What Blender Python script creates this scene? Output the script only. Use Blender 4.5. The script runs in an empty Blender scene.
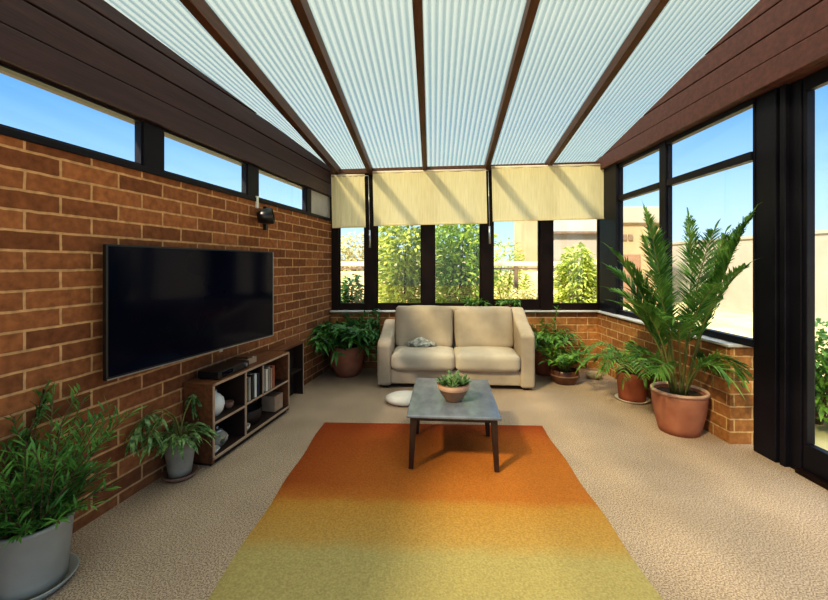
import bpy, bmesh, math, random
from mathutils import Vector, Matrix, noise
R = random.Random(7)
PI = math.pi
scene = bpy.context.scene
COL = scene.collection
F = 400.0                      # focal length in pixels of an 828 wide frame
CX, HY, EYE = 414.0, 264.0, 1.5
YB = 5.75                      # inner face of the back wall
RX = 2.63                      # inner face of the right wall
KW, X0W = 0.1985, -2.341       # left wall line  X = X0W + KW * Y
LN = math.hypot(KW, 1.0)
DW = Vector((KW / LN, 1.0 / LN, 0)); NW = Vector((1.0 / LN, -KW / LN, 0))
ANG = math.atan2(DW.y, DW.x)   # rotation of the left wall frame (local x along the wall, room at local -y)

# ------------------------------------------------------------------ helpers
def wl(Y): return Y * LN                      # wall coordinate of a depth
def wallX(Y): return X0W + KW * Y
def on_wall(px):                              # depth where a pixel column meets the left wall
    return X0W / ((px - CX) / F - KW)

class MB:
    def __init__(s): s.v = []; s.f = []; s.uv = None
    def add(s, vs, fs):
        o = len(s.v); s.v += [tuple(v) for v in vs]; s.f += [tuple(i + o for i in f) for f in fs]; return s
    def box(s, x0, x1, y0, y1, z0, z1, M=None):
        vs = [Vector((x, y, z)) for z in (z0, z1) for y in (y0, y1) for x in (x0, x1)]
        if M: vs = [M @ v for v in vs]
        return s.add(vs, [(0, 2, 3, 1), (4, 5, 7, 6), (0, 1, 5, 4), (2, 6, 7, 3), (0, 4, 6, 2), (1, 3, 7, 5)])
    def prism(s, pts, axis, a, b):            # polygon of 2D points extruded along an axis
        def P(p, t):
            return {'x': (t, p[0], p[1]), 'y': (p[0], t, p[1]), 'z': (p[0], p[1], t)}[axis]
        n = len(pts)
        vs = [P(p, a) for p in pts] + [P(p, b) for p in pts]
        fs = [tuple(range(n))[::-1], tuple(range(n, 2 * n))] + [(i, (i + 1) % n, n + (i + 1) % n, n + i) for i in range(n)]
        return s.add(vs, fs)
    def lathe(s, prof, n=32, c=(0, 0, 0), caps=True):
        vs = []; fs = []
        m = len(prof)
        for k in range(n):
            a = 2 * PI * k / n
            for (r, z) in prof: vs.append((c[0] + r * math.cos(a), c[1] + r * math.sin(a), c[2] + z))
        for k in range(n):
            k2 = (k + 1) % n
            for j in range(m - 1): fs.append((k * m + j, k2 * m + j, k2 * m + j + 1, k * m + j + 1))
        if caps and prof[0][0] > 1e-6: fs.append(tuple(k * m for k in range(n))[::-1])
        if caps and prof[-1][0] > 1e-6: fs.append(tuple(k * m + m - 1 for k in range(n)))
        return s.add(vs, fs)
    def tube(s, pts, rad, n=6):
        pts = [Vector(p) for p in pts]; m = len(pts)
        if not hasattr(rad, '__len__'): rad = [rad] * m
        vs = []; fs = []
        for i, p in enumerate(pts):
            t = (pts[min(i + 1, m - 1)] - pts[max(i - 1, 0)]).normalized()
            u = t.cross(Vector((0.31, 0.95, 0.08)))
            if u.length < 1e-3: u = t.cross(Vector((1, 0, 0)))
            u.normalize(); w = t.cross(u)
            for k in range(n):
                a = 2 * PI * k / n
                vs.append(p + (u * math.cos(a) + w * math.sin(a)) * rad[i])
        for i in range(m - 1):
            for k in range(n):
                k2 = (k + 1) % n
                fs.append((i * n + k, i * n + k2, (i + 1) * n + k2, (i + 1) * n + k))
        fs.append(tuple(range(n))[::-1]); fs.append(tuple((m - 1) * n + k for k in range(n)))
        return s.add(vs, fs)
    def leaf(s, p, d, L, W, droop=0.3, segs=3, fold=0.25, twist=0.0, power=0.75):
        d = Vector(d).normalized(); p = Vector(p)
        up = Vector((0, 0, 1)) + Vector((R.uniform(-.5, .5), R.uniform(-.5, .5), 0))
        side = d.cross(up)
        if side.length < 1e-3: side = Vector((1, 0, 0))
        side.normalize()
        if twist: side = (Matrix.Rotation(twist, 3, d) @ side)
        nn = side.cross(d)
        vs = []
        for i in range(segs + 1):
            t = i / segs
            c = p + d * (L * t) - Vector((0, 0, droop * L * t * t))
            w = W * .5 * math.sin(PI * min(1, (0.06 + .94 * t)) ** power) if i < segs else 0.0008
            w = max(w, 0.0008)
            vs += [c + side * w + nn * w * fold, c, c - side * w + nn * w * fold]
        fs = []
        for i in range(segs):
            a = i * 3
            fs += [(a, a + 1, a + 4, a + 3), (a + 1, a + 2, a + 5, a + 4)]
        return s.add(vs, fs)
    def build(s, name, mat, parent=None, smooth=False, bevel=0, seg=2, loc=None, rz=None, autosm=None, sub=0):
        me = bpy.data.meshes.new(name); me.from_pydata(s.v, [], s.f); me.validate(); me.update()
        me.materials.append(mat)
        if smooth:
            for p in me.polygons: p.use_smooth = True
        o = bpy.data.objects.new(name, me); COL.objects.link(o)
        if bevel:
            b = o.modifiers.new('bevel', 'BEVEL'); b.width = bevel; b.segments = seg; b.limit_method = 'ANGLE'
            b.angle_limit = math.radians(40)
        if sub:
            m = o.modifiers.new('sub', 'SUBSURF'); m.levels = sub; m.render_levels = sub
        if parent: o.parent = parent
        if loc is not None: o.location = loc
        if rz is not None: o.rotation_euler.z = rz
        if s.uv:
            l = me.uv_layers.new(name='uv')
            for p in me.polygons:
                for li in p.loop_indices: l.data[li].uv = s.uv[me.loops[li].vertex_index]
        return o

def tag(o, label=None, cat=None, group=None, kind=None):
    if label: o['label'] = label
    if cat: o['category'] = cat
    if group: o['group'] = group
    if kind: o['kind'] = kind
    return o
def thing(name, label, cat, loc=(0, 0, 0), rz=0, group=None):
    o = bpy.data.objects.new(name, None); COL.objects.link(o); o.empty_display_size = .1
    o.location = loc; o.rotation_euler = (0, 0, rz)
    return tag(o, label, cat, group)
def struct_empty(name, loc=(0, 0, 0), rz=0, label=None):
    o = bpy.data.objects.new(name, None); COL.objects.link(o); o.location = loc; o.rotation_euler = (0, 0, rz)
    o['kind'] = 'structure'
    if label: o['label'] = label
    return o
def struct(o, label=None):
    o['kind'] = 'structure'
    if label: o['label'] = label
    return o

def cushion(w, d, h, r, bulge=0.02, n=14, top_only=False):
    """puffed rounded box centred at the origin"""
    bm = bmesh.new(); bmesh.ops.create_cube(bm, size=2)
    bmesh.ops.subdivide_edges(bm, edges=bm.edges[:], cuts=n, use_grid_fill=True)
    a, b, c = w / 2, d / 2, h / 2
    for v in bm.verts:
        p = Vector((v.co.x * a, v.co.y * b, v.co.z * c))
        q = Vector((max(-a + r, min(a - r, p.x)), max(-b + r, min(b - r, p.y)), max(-c + r, min(c - r, p.z))))
        e = p - q
        if e.length > 1e-7: p = q + e.normalized() * r
        fx, fy, fz = 1 - (p.x / a) ** 2, 1 - (p.y / b) ** 2, 1 - (p.z / c) ** 2
        k = max(0, fx) * max(0, fy) * bulge
        p.z += k if (p.z > 0) else (0 if top_only else -k)
        p.y += (1 if p.y > 0 else -1) * max(0, fx) * max(0, fz) * bulge * .6
        p.x += (1 if p.x > 0 else -1) * max(0, fy) * max(0, fz) * bulge * .5
        nz = noise.noise(p * 6 + Vector((w * 31, d * 17, h))) * .006
        p += v.co.normalized() * nz
        v.co = p
    mb = MB(); bm.verts.ensure_lookup_table(); bm.verts.index_update()
    mb.add([v.co.copy() for v in bm.verts], [[v.index for v in f.verts] for f in bm.faces]); bm.free()
    return mb
def xf(mb, M):
    mb.v = [tuple(M @ Vector(v)) for v in mb.v]; return mb

# ------------------------------------------------------------------ materials
def srgb(r, g, b):
    f = lambda c: (c / 255 / 12.92) if c / 255 <= .04045 else ((c / 255 + .055) / 1.055) ** 2.4
    return (f(r), f(g), f(b), 1)
def newmat(name):
    m = bpy.data.materials.new(name); m.use_nodes = True
    nt = m.node_tree; nt.nodes.clear()
    return m, nt, nt.nodes, nt.links
def setin(n, **k):
    for a, v in k.items():
        n.inputs[a.replace('_', ' ')].default_value = v
def pmat(name, c1, c2=None, rough=.6, scale=8, bump=0, bscale=60, metal=0, spec=.5, detail=3, stretch=None, contrast=(.35, .65)):
    m, nt, N, L = newmat(name)
    out = N.new('ShaderNodeOutputMaterial'); p = N.new('ShaderNodeBsdfPrincipled'); L.new(p.outputs[0], out.inputs[0])
    p.inputs['Roughness'].default_value = rough; p.inputs['Metallic'].default_value = metal
    p.inputs['Specular IOR Level'].default_value = spec
    p.inputs['Base Color'].default_value = c1
    tc = N.new('ShaderNodeTexCoord'); src = tc.outputs['Object']
    if stretch:
        mp = N.new('ShaderNodeMapping'); mp.inputs['Scale'].default_value = stretch; L.new(src, mp.inputs[0]); src = mp.outputs[0]
    if c2:
        nz = N.new('ShaderNodeTexNoise'); nz.inputs['Scale'].default_value = scale; nz.inputs['Detail'].default_value = detail
        L.new(src, nz.inputs['Vector'])
        cr = N.new('ShaderNodeValToRGB'); cr.color_ramp.elements[0].position = contrast[0]; cr.color_ramp.elements[1].position = contrast[1]
        cr.color_ramp.elements[0].color = c1; cr.color_ramp.elements[1].color = c2
        L.new(nz.outputs['Fac'], cr.inputs[0]); L.new(cr.outputs[0], p.inputs['Base Color'])
    if bump:
        nb = N.new('ShaderNodeTexNoise'); nb.inputs['Scale'].default_value = bscale; nb.inputs['Detail'].default_value = 4
        L.new(src, nb.inputs['Vector'])
        bp = N.new('ShaderNodeBump'); bp.inputs['Strength'].default_value = bump; bp.inputs['Distance'].default_value = .01
        L.new(nb.outputs['Fac'], bp.inputs['Height']); L.new(bp.outputs[0], p.inputs['Normal'])
    return m
def leafmat(name, c1, c2, scale=9, trans=.3, rough=.5):
    m, nt, N, L = newmat(name)
    out = N.new('ShaderNodeOutputMaterial'); p = N.new('ShaderNodeBsdfPrincipled'); t = N.new('ShaderNodeBsdfTranslucent')
    mx = N.new('ShaderNodeMixShader'); mx.inputs[0].default_value = trans
    tc = N.new('ShaderNodeTexCoord'); nz = N.new('ShaderNodeTexNoise'); nz.inputs['Scale'].default_value = scale; nz.inputs['Detail'].default_value = 4
    L.new(tc.outputs['Object'], nz.inputs['Vector'])
    cr = N.new('ShaderNodeValToRGB'); cr.color_ramp.elements[0].position = .36; cr.color_ramp.elements[1].position = .66
    cr.color_ramp.elements[0].color = c1; cr.color_ramp.elements[1].color = c2
    L.new(nz.outputs['Fac'], cr.inputs[0]); L.new(cr.outputs[0], p.inputs['Base Color']); L.new(cr.outputs[0], t.inputs['Color'])
    p.inputs['Roughness'].default_value = rough
    L.new(p.outputs[0], mx.inputs[1]); L.new(t.outputs[0], mx.inputs[2]); L.new(mx.outputs[0], out.inputs[0])
    return m
def brickmat(name, b1, b2, mortar, length=.33, height=.1, msize=.008, off=(0, 0)):
    m, nt, N, L = newmat(name)
    out = N.new('ShaderNodeOutputMaterial'); p = N.new('ShaderNodeBsdfPrincipled'); L.new(p.outputs[0], out.inputs[0])
    p.inputs['Roughness'].default_value = .85; p.inputs['Specular IOR Level'].default_value = .2
    tc = N.new('ShaderNodeTexCoord'); sp = N.new('ShaderNodeSeparateXYZ'); L.new(tc.outputs['Object'], sp.inputs[0])
    ad = N.new('ShaderNodeMath'); L.new(sp.outputs[0], ad.inputs[0]); L.new(sp.outputs[1], ad.inputs[1])
    a2 = N.new('ShaderNodeMath'); a2.inputs[1].default_value = off[0]; L.new(ad.outputs[0], a2.inputs[0])
    a3 = N.new('ShaderNodeMath'); a3.inputs[1].default_value = off[1]; L.new(sp.outputs[2], a3.inputs[0])
    cb = N.new('ShaderNodeCombineXYZ'); L.new(a2.outputs[0], cb.inputs[0]); L.new(a3.outputs[0], cb.inputs[1])
    # slight wobble so the joints are not ruler straight
    wn = N.new('ShaderNodeTexNoise'); wn.inputs['Scale'].default_value = 14; L.new(cb.outputs[0], wn.inputs['Vector'])
    vs = N.new('ShaderNodeVectorMath'); vs.operation = 'MULTIPLY_ADD'
    L.new(wn.outputs['Color'], vs.inputs[0]); vs.inputs[1].default_value = (.008, .008, 0); L.new(cb.outputs[0], vs.inputs[2])
    br = N.new('ShaderNodeTexBrick'); L.new(vs.outputs[0], br.inputs['Vector'])
    br.inputs['Scale'].default_value = 1; br.inputs['Brick Width'].default_value = length; br.inputs['Row Height'].default_value = height
    br.inputs['Mortar Size'].default_value = msize; br.inputs['Mortar Smooth'].default_value = .25; br.inputs['Bias'].default_value = -.1
    br.inputs['Color1'].default_value = b1; br.inputs['Color2'].default_value = b2; br.inputs['Mortar'].default_value = mortar
    nz = N.new('ShaderNodeTexNoise'); nz.inputs['Scale'].default_value = 22; nz.inputs['Detail'].default_value = 6; L.new(tc.outputs['Object'], nz.inputs['Vector'])
    mr = N.new('ShaderNodeMapRange'); mr.inputs[1].default_value = .25; mr.inputs[2].default_value = .75; mr.inputs[3].default_value = .62; mr.inputs[4].default_value = 1.25
    L.new(nz.outputs['Fac'], mr.inputs[0])
    mu = N.new('ShaderNodeMix'); mu.data_type = 'RGBA'; mu.blend_type = 'MULTIPLY'; mu.inputs[0].default_value = 1
    L.new(br.outputs['Color'], mu.inputs[6]); L.new(mr.outputs[0], mu.inputs[7]); L.new(mu.outputs[2], p.inputs['Base Color'])
    iv = N.new('ShaderNodeMath'); iv.operation = 'SUBTRACT'; iv.inputs[0].default_value = 1; L.new(br.outputs['Fac'], iv.inputs[1])
    sm = N.new('ShaderNodeMath'); sm.operation = 'MULTIPLY_ADD'; L.new(nz.outputs['Fac'], sm.inputs[0]); sm.inputs[1].default_value = .35; L.new(iv.outputs[0], sm.inputs[2])
    bp = N.new('ShaderNodeBump'); bp.inputs['Strength'].default_value = .7; bp.inputs['Distance'].default_value = .008
    L.new(sm.outputs[0], bp.inputs['Height']); L.new(bp.outputs[0], p.inputs['Normal'])
    return m
def glassmat(name, tint, gloss=.06, rough=.0):
    m, nt, N, L = newmat(name)
    out = N.new('ShaderNodeOutputMaterial'); t = N.new('ShaderNodeBsdfTransparent'); g = N.new('ShaderNodeBsdfGlossy'); mx = N.new('ShaderNodeMixShader')
    t.inputs[0].default_value = tint; g.inputs['Roughness'].default_value = rough; g.inputs[0].default_value = (1, 1, 1, 1)
    mx.inputs[0].default_value = gloss
    L.new(t.outputs[0], mx.inputs[1]); L.new(g.outputs[0], mx.inputs[2]); L.new(mx.outputs[0], out.inputs[0])
    return m
def roofmat(name):
    m, nt, N, L = newmat(name)
    out = N.new('ShaderNodeOutputMaterial'); t = N.new('ShaderNodeBsdfTransparent'); tr = N.new('ShaderNodeBsdfTranslucent'); g = N.new('ShaderNodeBsdfGlossy')
    uv = N.new('ShaderNodeUVMap'); uv.uv_map = 'uv'
    sp = N.new('ShaderNodeSeparateXYZ'); L.new(uv.outputs[0], sp.inputs[0])
    fr = N.new('ShaderNodeMath'); fr.operation = 'FRACT'; L.new(sp.outputs[0], fr.inputs[0])
    cr = N.new('ShaderNodeValToRGB'); e = cr.color_ramp.elements
    e[0].position = 0; e[0].color = (.95, .95, .95, 1); e[1].position = 1; e[1].color = (.95, .95, .95, 1)
    for pos, c in ((.22, .9), (.34, .35), (.5, .12), (.66, .35), (.78, .9)):
        k = e.new(pos); k.color = (c, c, c, 1)
    L.new(fr.outputs[0], cr.inputs[0])
    nz = N.new('ShaderNodeTexNoise'); nz.inputs['Scale'].default_value = .7; tc = N.new('ShaderNodeTexCoord'); L.new(tc.outputs['Object'], nz.inputs['Vector'])
    mr = N.new('ShaderNodeMapRange'); mr.inputs[3].default_value = ROOF_LO; mr.inputs[4].default_value = ROOF_HI; L.new(cr.outputs[0], mr.inputs[0])
    t.inputs[0].default_value = ROOF_CLEAR; tr.inputs[0].default_value = ROOF_TRANS
    g.inputs['Roughness'].default_value = .3; g.inputs[0].default_value = (1, 1, 1, 1)
    m1 = N.new('ShaderNodeMixShader'); L.new(mr.outputs[0], m1.inputs[0]); L.new(t.outputs[0], m1.inputs[1]); L.new(tr.outputs[0], m1.inputs[2])
    m2 = N.new('ShaderNodeMixShader'); m2.inputs[0].default_value = .05; L.new(m1.outputs[0], m2.inputs[1]); L.new(g.outputs[0], m2.inputs[2])
    L.new(m2.outputs[0], out.inputs[0])
    return m
ROOF_LO, ROOF_HI = .12, .62
ROOF_CLEAR = (.60, .61, .47, 1); ROOF_TRANS = (.25, .27, .235, 1)

M = {}
M['brick_l'] = brickmat('brown_brick', srgb(160, 104, 68), srgb(116, 72, 48), srgb(198, 156, 114), .34, .1, .008, (0, 0.03))
M['brick_r'] = brickmat('tan_brick', srgb(178, 124, 76), srgb(146, 96, 58), srgb(212, 176, 130), .30, .105, .007, (0, 0))
M['frame'] = pmat('dark_frame', srgb(26, 14, 12), srgb(34, 19, 16), .5, 5, spec=.2)
M['frame_r'] = pmat('dark_frame_blue', srgb(19, 17, 26), srgb(25, 23, 33), .45, 5, spec=.25)
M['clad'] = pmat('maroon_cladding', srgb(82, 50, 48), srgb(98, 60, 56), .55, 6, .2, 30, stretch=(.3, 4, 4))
M['clad_l'] = pmat('shaded_cladding', srgb(56, 39, 46), srgb(68, 48, 54), .5, 6, .2, 30, stretch=(.3, 4, 4))  # shade on the left boards painted in: a darker, bluer copy of the maroon
M['rafter'] = pmat('rafter_wood', srgb(70, 42, 30), srgb(90, 56, 40), .55, 6, .2, 30, stretch=(4, .4, 4))
M['sill'] = pmat('sill_paint', srgb(196, 190, 186), srgb(208, 202, 198), .45, 6)
M['panel_grey'] = pmat('grey_panel', srgb(170, 166, 166), srgb(186, 182, 180), .6, 4)
M['glass'] = glassmat('window_glass', (.97, .985, 1, 1), .02)
M['roof'] = roofmat('ribbed_polycarbonate')
def carpet():
    m, nt, N, L = newmat('beige_carpet')
    out = N.new('ShaderNodeOutputMaterial'); p = N.new('ShaderNodeBsdfPrincipled'); L.new(p.outputs[0], out.inputs[0])
    p.inputs['Roughness'].default_value = .95; p.inputs['Specular IOR Level'].default_value = .1
    tc = N.new('ShaderNodeTexCoord')
    a = N.new('ShaderNodeTexNoise'); a.inputs['Scale'].default_value = 130; a.inputs['Detail'].default_value = 2; L.new(tc.outputs['Object'], a.inputs['Vector'])
    b = N.new('ShaderNodeTexNoise'); b.inputs['Scale'].default_value = 2.2; b.inputs['Detail'].default_value = 3; L.new(tc.outputs['Object'], b.inputs['Vector'])
    c1 = N.new('ShaderNodeValToRGB'); c1.color_ramp.elements[0].position = .40; c1.color_ramp.elements[1].position = .60
    c1.color_ramp.elements[0].color = srgb(136, 114, 98); c1.color_ramp.elements[1].color = srgb(196, 172, 150)
    L.new(a.outputs['Fac'], c1.inputs[0])
    mr = N.new('ShaderNodeMapRange'); mr.inputs[1].default_value = .3; mr.inputs[2].default_value = .7; mr.inputs[3].default_value = .88; mr.inputs[4].default_value = 1.08; L.new(b.outputs['Fac'], mr.inputs[0])
    mu = N.new('ShaderNodeMix'); mu.data_type = 'RGBA'; mu.blend_type = 'MULTIPLY'; mu.inputs[0].default_value = 1
    L.new(c1.outputs[0], mu.inputs[6]); L.new(mr.outputs[0], mu.inputs[7]); L.new(mu.outputs[2], p.inputs['Base Color'])
    bp = N.new('ShaderNodeBump'); bp.inputs['Strength'].default_value = .15; bp.inputs['Distance'].default_value = .005
    L.new(a.outputs['Fac'], bp.inputs['Height']); L.new(bp.outputs[0], p.inputs['Normal'])
    return m
M['carpet'] = carpet()
def rugmat(y0, y1):
    m, nt, N, L = newmat('ombre_rug')
    out = N.new('ShaderNodeOutputMaterial'); p = N.new('ShaderNodeBsdfPrincipled'); L.new(p.outputs[0], out.inputs[0])
    p.inputs['Roughness'].default_value = .95; p.inputs['Specular IOR Level'].default_value = .1
    tc = N.new('ShaderNodeTexCoord'); sp = N.new('ShaderNodeSeparateXYZ'); L.new(tc.outputs['Object'], sp.inputs[0])
    n1 = N.new('ShaderNodeTexNoise'); n1.inputs['Scale'].default_value = 5; n1.inputs['Detail'].default_value = 6; L.new(tc.outputs['Object'], n1.inputs['Vector'])
    n2 = N.new('ShaderNodeTexNoise'); n2.inputs['Scale'].default_value = 90; n2.inputs['Detail'].default_value = 3; L.new(tc.outputs['Object'], n2.inputs['Vector'])
    wob = N.new('ShaderNodeMath'); wob.operation = 'MULTIPLY_ADD'; wob.inputs[1].default_value = .10; L.new(n1.outputs['Fac'], wob.inputs[0]); L.new(sp.outputs[1], wob.inputs[2])
    # x drift: the left side stays redder
    xd = N.new('ShaderNodeMath'); xd.operation = 'MULTIPLY_ADD'; xd.inputs[1].default_value = -.10; L.new(sp.outputs[0], xd.inputs[0]); L.new(wob.outputs[0], xd.inputs[2])
    def ramp(src, lo, hi, stops):
        mr = N.new('ShaderNodeMapRange'); mr.inputs[1].default_value = lo; mr.inputs[2].default_value = hi; L.new(src, mr.inputs[0])
        cr = N.new('ShaderNodeValToRGB'); e = cr.color_ramp.elements
        e[0].position = stops[0][0]; e[0].color = stops[0][1]; e[1].position = stops[-1][0]; e[1].color = stops[-1][1]
        for s_ in stops[1:-1]:
            k = e.new(s_[0]); k.color = s_[1]
        L.new(mr.outputs[0], cr.inputs[0]); return cr.outputs[0]
    f = lambda y: (y - y0) / (y1 - y0)
    # local y measured from the back edge (0) towards the camera (negative)
    col = ramp(wob.outputs[0], y0, y1, [(0, srgb(172, 156, 106)), (f(-1.66), srgb(174, 155, 102)), (f(-1.54), srgb(180, 142, 80)), (f(-1.24), srgb(182, 132, 64)),
               (f(-1.15), srgb(178, 110, 50)), (f(-.75), srgb(178, 108, 48)), (f(-.25), srgb(170, 94, 42)), (1, srgb(150, 70, 36))])
    rl = N.new('ShaderNodeMapRange'); rl.inputs[1].default_value = -1.0; rl.inputs[2].default_value = 0.1; rl.inputs[3].default_value = .75; rl.inputs[4].default_value = 0; L.new(sp.outputs[0], rl.inputs[0])
    ry = N.new('ShaderNodeMapRange'); ry.inputs[1].default_value = -1.2; ry.inputs[2].default_value = -1.0; ry.inputs[3].default_value = 0; ry.inputs[4].default_value = 1; L.new(wob.outputs[0], ry.inputs[0])
    rm = N.new('ShaderNodeMath'); rm.operation = 'MULTIPLY'; L.new(rl.outputs[0], rm.inputs[0]); L.new(ry.outputs[0], rm.inputs[1])
    mxr = N.new('ShaderNodeMix'); mxr.data_type = 'RGBA'; L.new(rm.outputs[0], mxr.inputs[0]); L.new(col, mxr.inputs[6]); mxr.inputs[7].default_value = srgb(142, 64, 32)
    mr = N.new('ShaderNodeMapRange'); mr.inputs[1].default_value = .3; mr.inputs[2].default_value = .7; mr.inputs[3].default_value = .78; mr.inputs[4].default_value = 1.16; L.new(n2.outputs['Fac'], mr.inputs[0])
    mu = N.new('ShaderNodeMix'); mu.data_type = 'RGBA'; mu.blend_type = 'MULTIPLY'; mu.inputs[0].default_value = 1
    L.new(mxr.outputs[2], mu.inputs[6]); L.new(mr.outputs[0], mu.inputs[7]); L.new(mu.outputs[2], p.inputs['Base Color'])
    bp = N.new('ShaderNodeBump'); bp.inputs['Strength'].default_value = .5; bp.inputs['Distance'].default_value = .01
    L.new(n2.outputs['Fac'], bp.inputs['Height']); L.new(bp.outputs[0], p.inputs['Normal'])
    return m
def blindmat():
    m, nt, N, L = newmat('cream_blind')
    out = N.new('ShaderNodeOutputMaterial'); d = N.new('ShaderNodeBsdfDiffuse'); t = N.new('ShaderNodeBsdfTranslucent'); mx = N.new('ShaderNodeMixShader'); mx.inputs[0].default_value = .35
    tc = N.new('ShaderNodeTexCoord'); mp = N.new('ShaderNodeMapping'); mp.inputs['Scale'].default_value = (28, 1, 2); L.new(tc.outputs['Object'], mp.inputs[0])
    nz = N.new('ShaderNodeTexNoise'); nz.inputs['Scale'].default_value = 2; nz.inputs['Detail'].default_value = 3; L.new(mp.outputs[0], nz.inputs['Vector'])
    cr = N.new('ShaderNodeValToRGB'); cr.color_ramp.elements[0].position = .3; cr.color_ramp.elements[1].position = .7
    cr.color_ramp.elements[0].color = srgb(232, 218, 178); cr.color_ramp.elements[1].color = srgb(246, 234, 198)
    L.new(nz.outputs['Fac'], cr.inputs[0]); L.new(cr.outputs[0], d.inputs[0]); L.new(cr.outputs[0], t.inputs[0])
    L.new(d.outputs[0], mx.inputs[1]); L.new(t.outputs[0], mx.inputs[2]); L.new(mx.outputs[0], out.inputs[0])
    return m
M['blind'] = blindmat()
M['sofa'] = pmat('beige_linen', srgb(170, 153, 134), srgb(182, 165, 146), .9, 5, .25, 180, spec=.15)
M['sofa_seat'] = pmat('beige_linen_pale', srgb(184, 170, 154), srgb(197, 184, 168), .9, 4, .25, 180, spec=.15)
M['piping'] = pmat('piping', srgb(176, 158, 138), srgb(186, 168, 148), .9, 6)
M['dark_wood'] = pmat('dark_wood', srgb(46, 28, 24), srgb(64, 40, 32), .4, 6, .15, 40, stretch=(6, 1, 1))
M['tabletop'] = pmat('table_reflected_grey', srgb(108, 112, 124), srgb(124, 128, 140), .18, 7, .1, 30, stretch=(2, 1, 1))  # bluish reflection of the roof put into the base colour as lighter grey
M['cab_wood'] = pmat('walnut_wood', srgb(98, 60, 38), srgb(128, 80, 50), .5, 6, .15, 40, stretch=(1, 6, 6))
M['cab_edge'] = pmat('pale_edge', srgb(166, 138, 116), srgb(182, 154, 130), .5, 8)
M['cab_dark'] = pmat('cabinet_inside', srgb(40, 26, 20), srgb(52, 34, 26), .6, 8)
M['black'] = pmat('black_plastic', srgb(22, 22, 25), srgb(28, 28, 31), .35, 6)
M['screen'] = pmat('tv_screen', srgb(4, 9, 26), srgb(7, 13, 32), .10, 2, spec=.14)
M['silver'] = pmat('silver', srgb(170, 172, 176), srgb(186, 188, 192), .3, 6, metal=.8)
M['terra'] = pmat('terracotta', srgb(154, 94, 70), srgb(172, 112, 86), .8, 6, .15, 60)
M['terra_d'] = pmat('terracotta_red', srgb(150, 80, 54), srgb(170, 96, 68), .8, 6, .15, 60)
M['terra_rim'] = pmat('terracotta_rim', srgb(206, 168, 146), srgb(192, 146, 120), .8, 9, .1, 60)
M['stone'] = pmat('grey_pot', srgb(140, 132, 122), srgb(162, 154, 142), .8, 6, .2, 60)
M['zinc'] = pmat('zinc_pot', srgb(148, 146, 142), srgb(168, 166, 160), .5, 3, .08, 30, metal=.2)
M['brown_pot'] = pmat('glazed_brown_pot', srgb(84, 50, 36), srgb(110, 68, 48), .4, 6)
M['bowl'] = pmat('earth_bowl', srgb(104, 74, 58), srgb(134, 102, 82), .55, 7, .1, 60)
M['soil'] = pmat('soil', srgb(38, 27, 20), srgb(60, 44, 32), .95, 40, .6, 60)
M['white_c'] = pmat('white_ceramic', srgb(220, 218, 212), srgb(230, 228, 222), .4, 6)
M['saucer_w'] = pmat('pale_saucer', srgb(212, 200, 184), srgb(222, 212, 198), .7, 6)
M['saucer_b'] = pmat('brown_saucer', srgb(122, 92, 76), srgb(140, 108, 92), .7, 6)
M['cushion_w'] = pmat('offwhite_fabric', srgb(214, 206, 196), srgb(224, 216, 206), .9, 6, .2, 150)
M['scarf'] = pmat('grey_throw', srgb(124, 122, 114), srgb(206, 204, 194), .9, 26, .4, 60)
M['rock'] = pmat('tan_rock', srgb(206, 178, 138), srgb(224, 200, 160), .9, 14, .4, 40)
M['stem'] = pmat('stem', srgb(96, 104, 52), srgb(126, 120, 66), .7, 12)
M['bark'] = pmat('bark', srgb(84, 66, 48), srgb(108, 86, 62), .9, 16, .3, 50)
M['leaf_palm'] = leafmat('palm_leaf', srgb(58, 108, 44), srgb(128, 168, 84), 6, .35)
M['leaf_dark'] = leafmat('dark_leaf', srgb(44, 94, 42), srgb(98, 150, 70), 10, .3)
M['leaf_mid'] = leafmat('mid_leaf', srgb(66, 116, 42), srgb(140, 178, 80), 10, .35)
M['leaf_fern'] = leafmat('fern_leaf', srgb(58, 112, 48), srgb(120, 172, 84), 8, .3)
M['leaf_var'] = leafmat('variegated_leaf', srgb(48, 92, 44), srgb(150, 176, 112), 40, .25)
M['leaf_succ'] = leafmat('succulent_leaf', srgb(70, 110, 56), srgb(170, 190, 140), 30, .2)
M['leaf_bush'] = leafmat('bush_leaf', srgb(140, 160, 52), srgb(208, 214, 112), 3, .35)
M['leaf_bush2'] = leafmat('bush_leaf_green', srgb(116, 150, 48), srgb(188, 206, 96), 3, .35)
M['leaf_dry'] = leafmat('dry_leaf', srgb(186, 174, 110), srgb(212, 204, 150), 3, .3)
M['leaf_olive'] = leafmat('olive_leaf', srgb(96, 120, 70), srgb(150, 164, 100), 3, .3)
M['ground'] = pmat('garden_ground', srgb(170, 160, 110), srgb(204, 186, 138), .95, 1.2)
M['render_tan'] = pmat('tan_render', srgb(168, 142, 110), srgb(178, 152, 120), .9, 1)
M['render_white'] = pmat('pale_render', srgb(158, 150, 138), srgb(168, 160, 148), .9, 1)
M['render_grey'] = pmat('roof_grey', srgb(180, 170, 160), srgb(190, 182, 172), .9, 1)
M['garage'] = pmat('garage_brown', srgb(138, 106, 84), srgb(146, 114, 92), .8, 1, stretch=(1, 1, 9))
M['fence_w'] = pmat('pale_rail', srgb(200, 184, 166), srgb(212, 198, 182), .7, 4)
M['fence_b'] = pmat('grey_post', srgb(112, 92, 76), srgb(130, 110, 92), .8, 4)
M['drywall'] = pmat('tan_stone', srgb(206, 176, 132), srgb(226, 202, 164), .9, 3, .4, 8)

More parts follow.
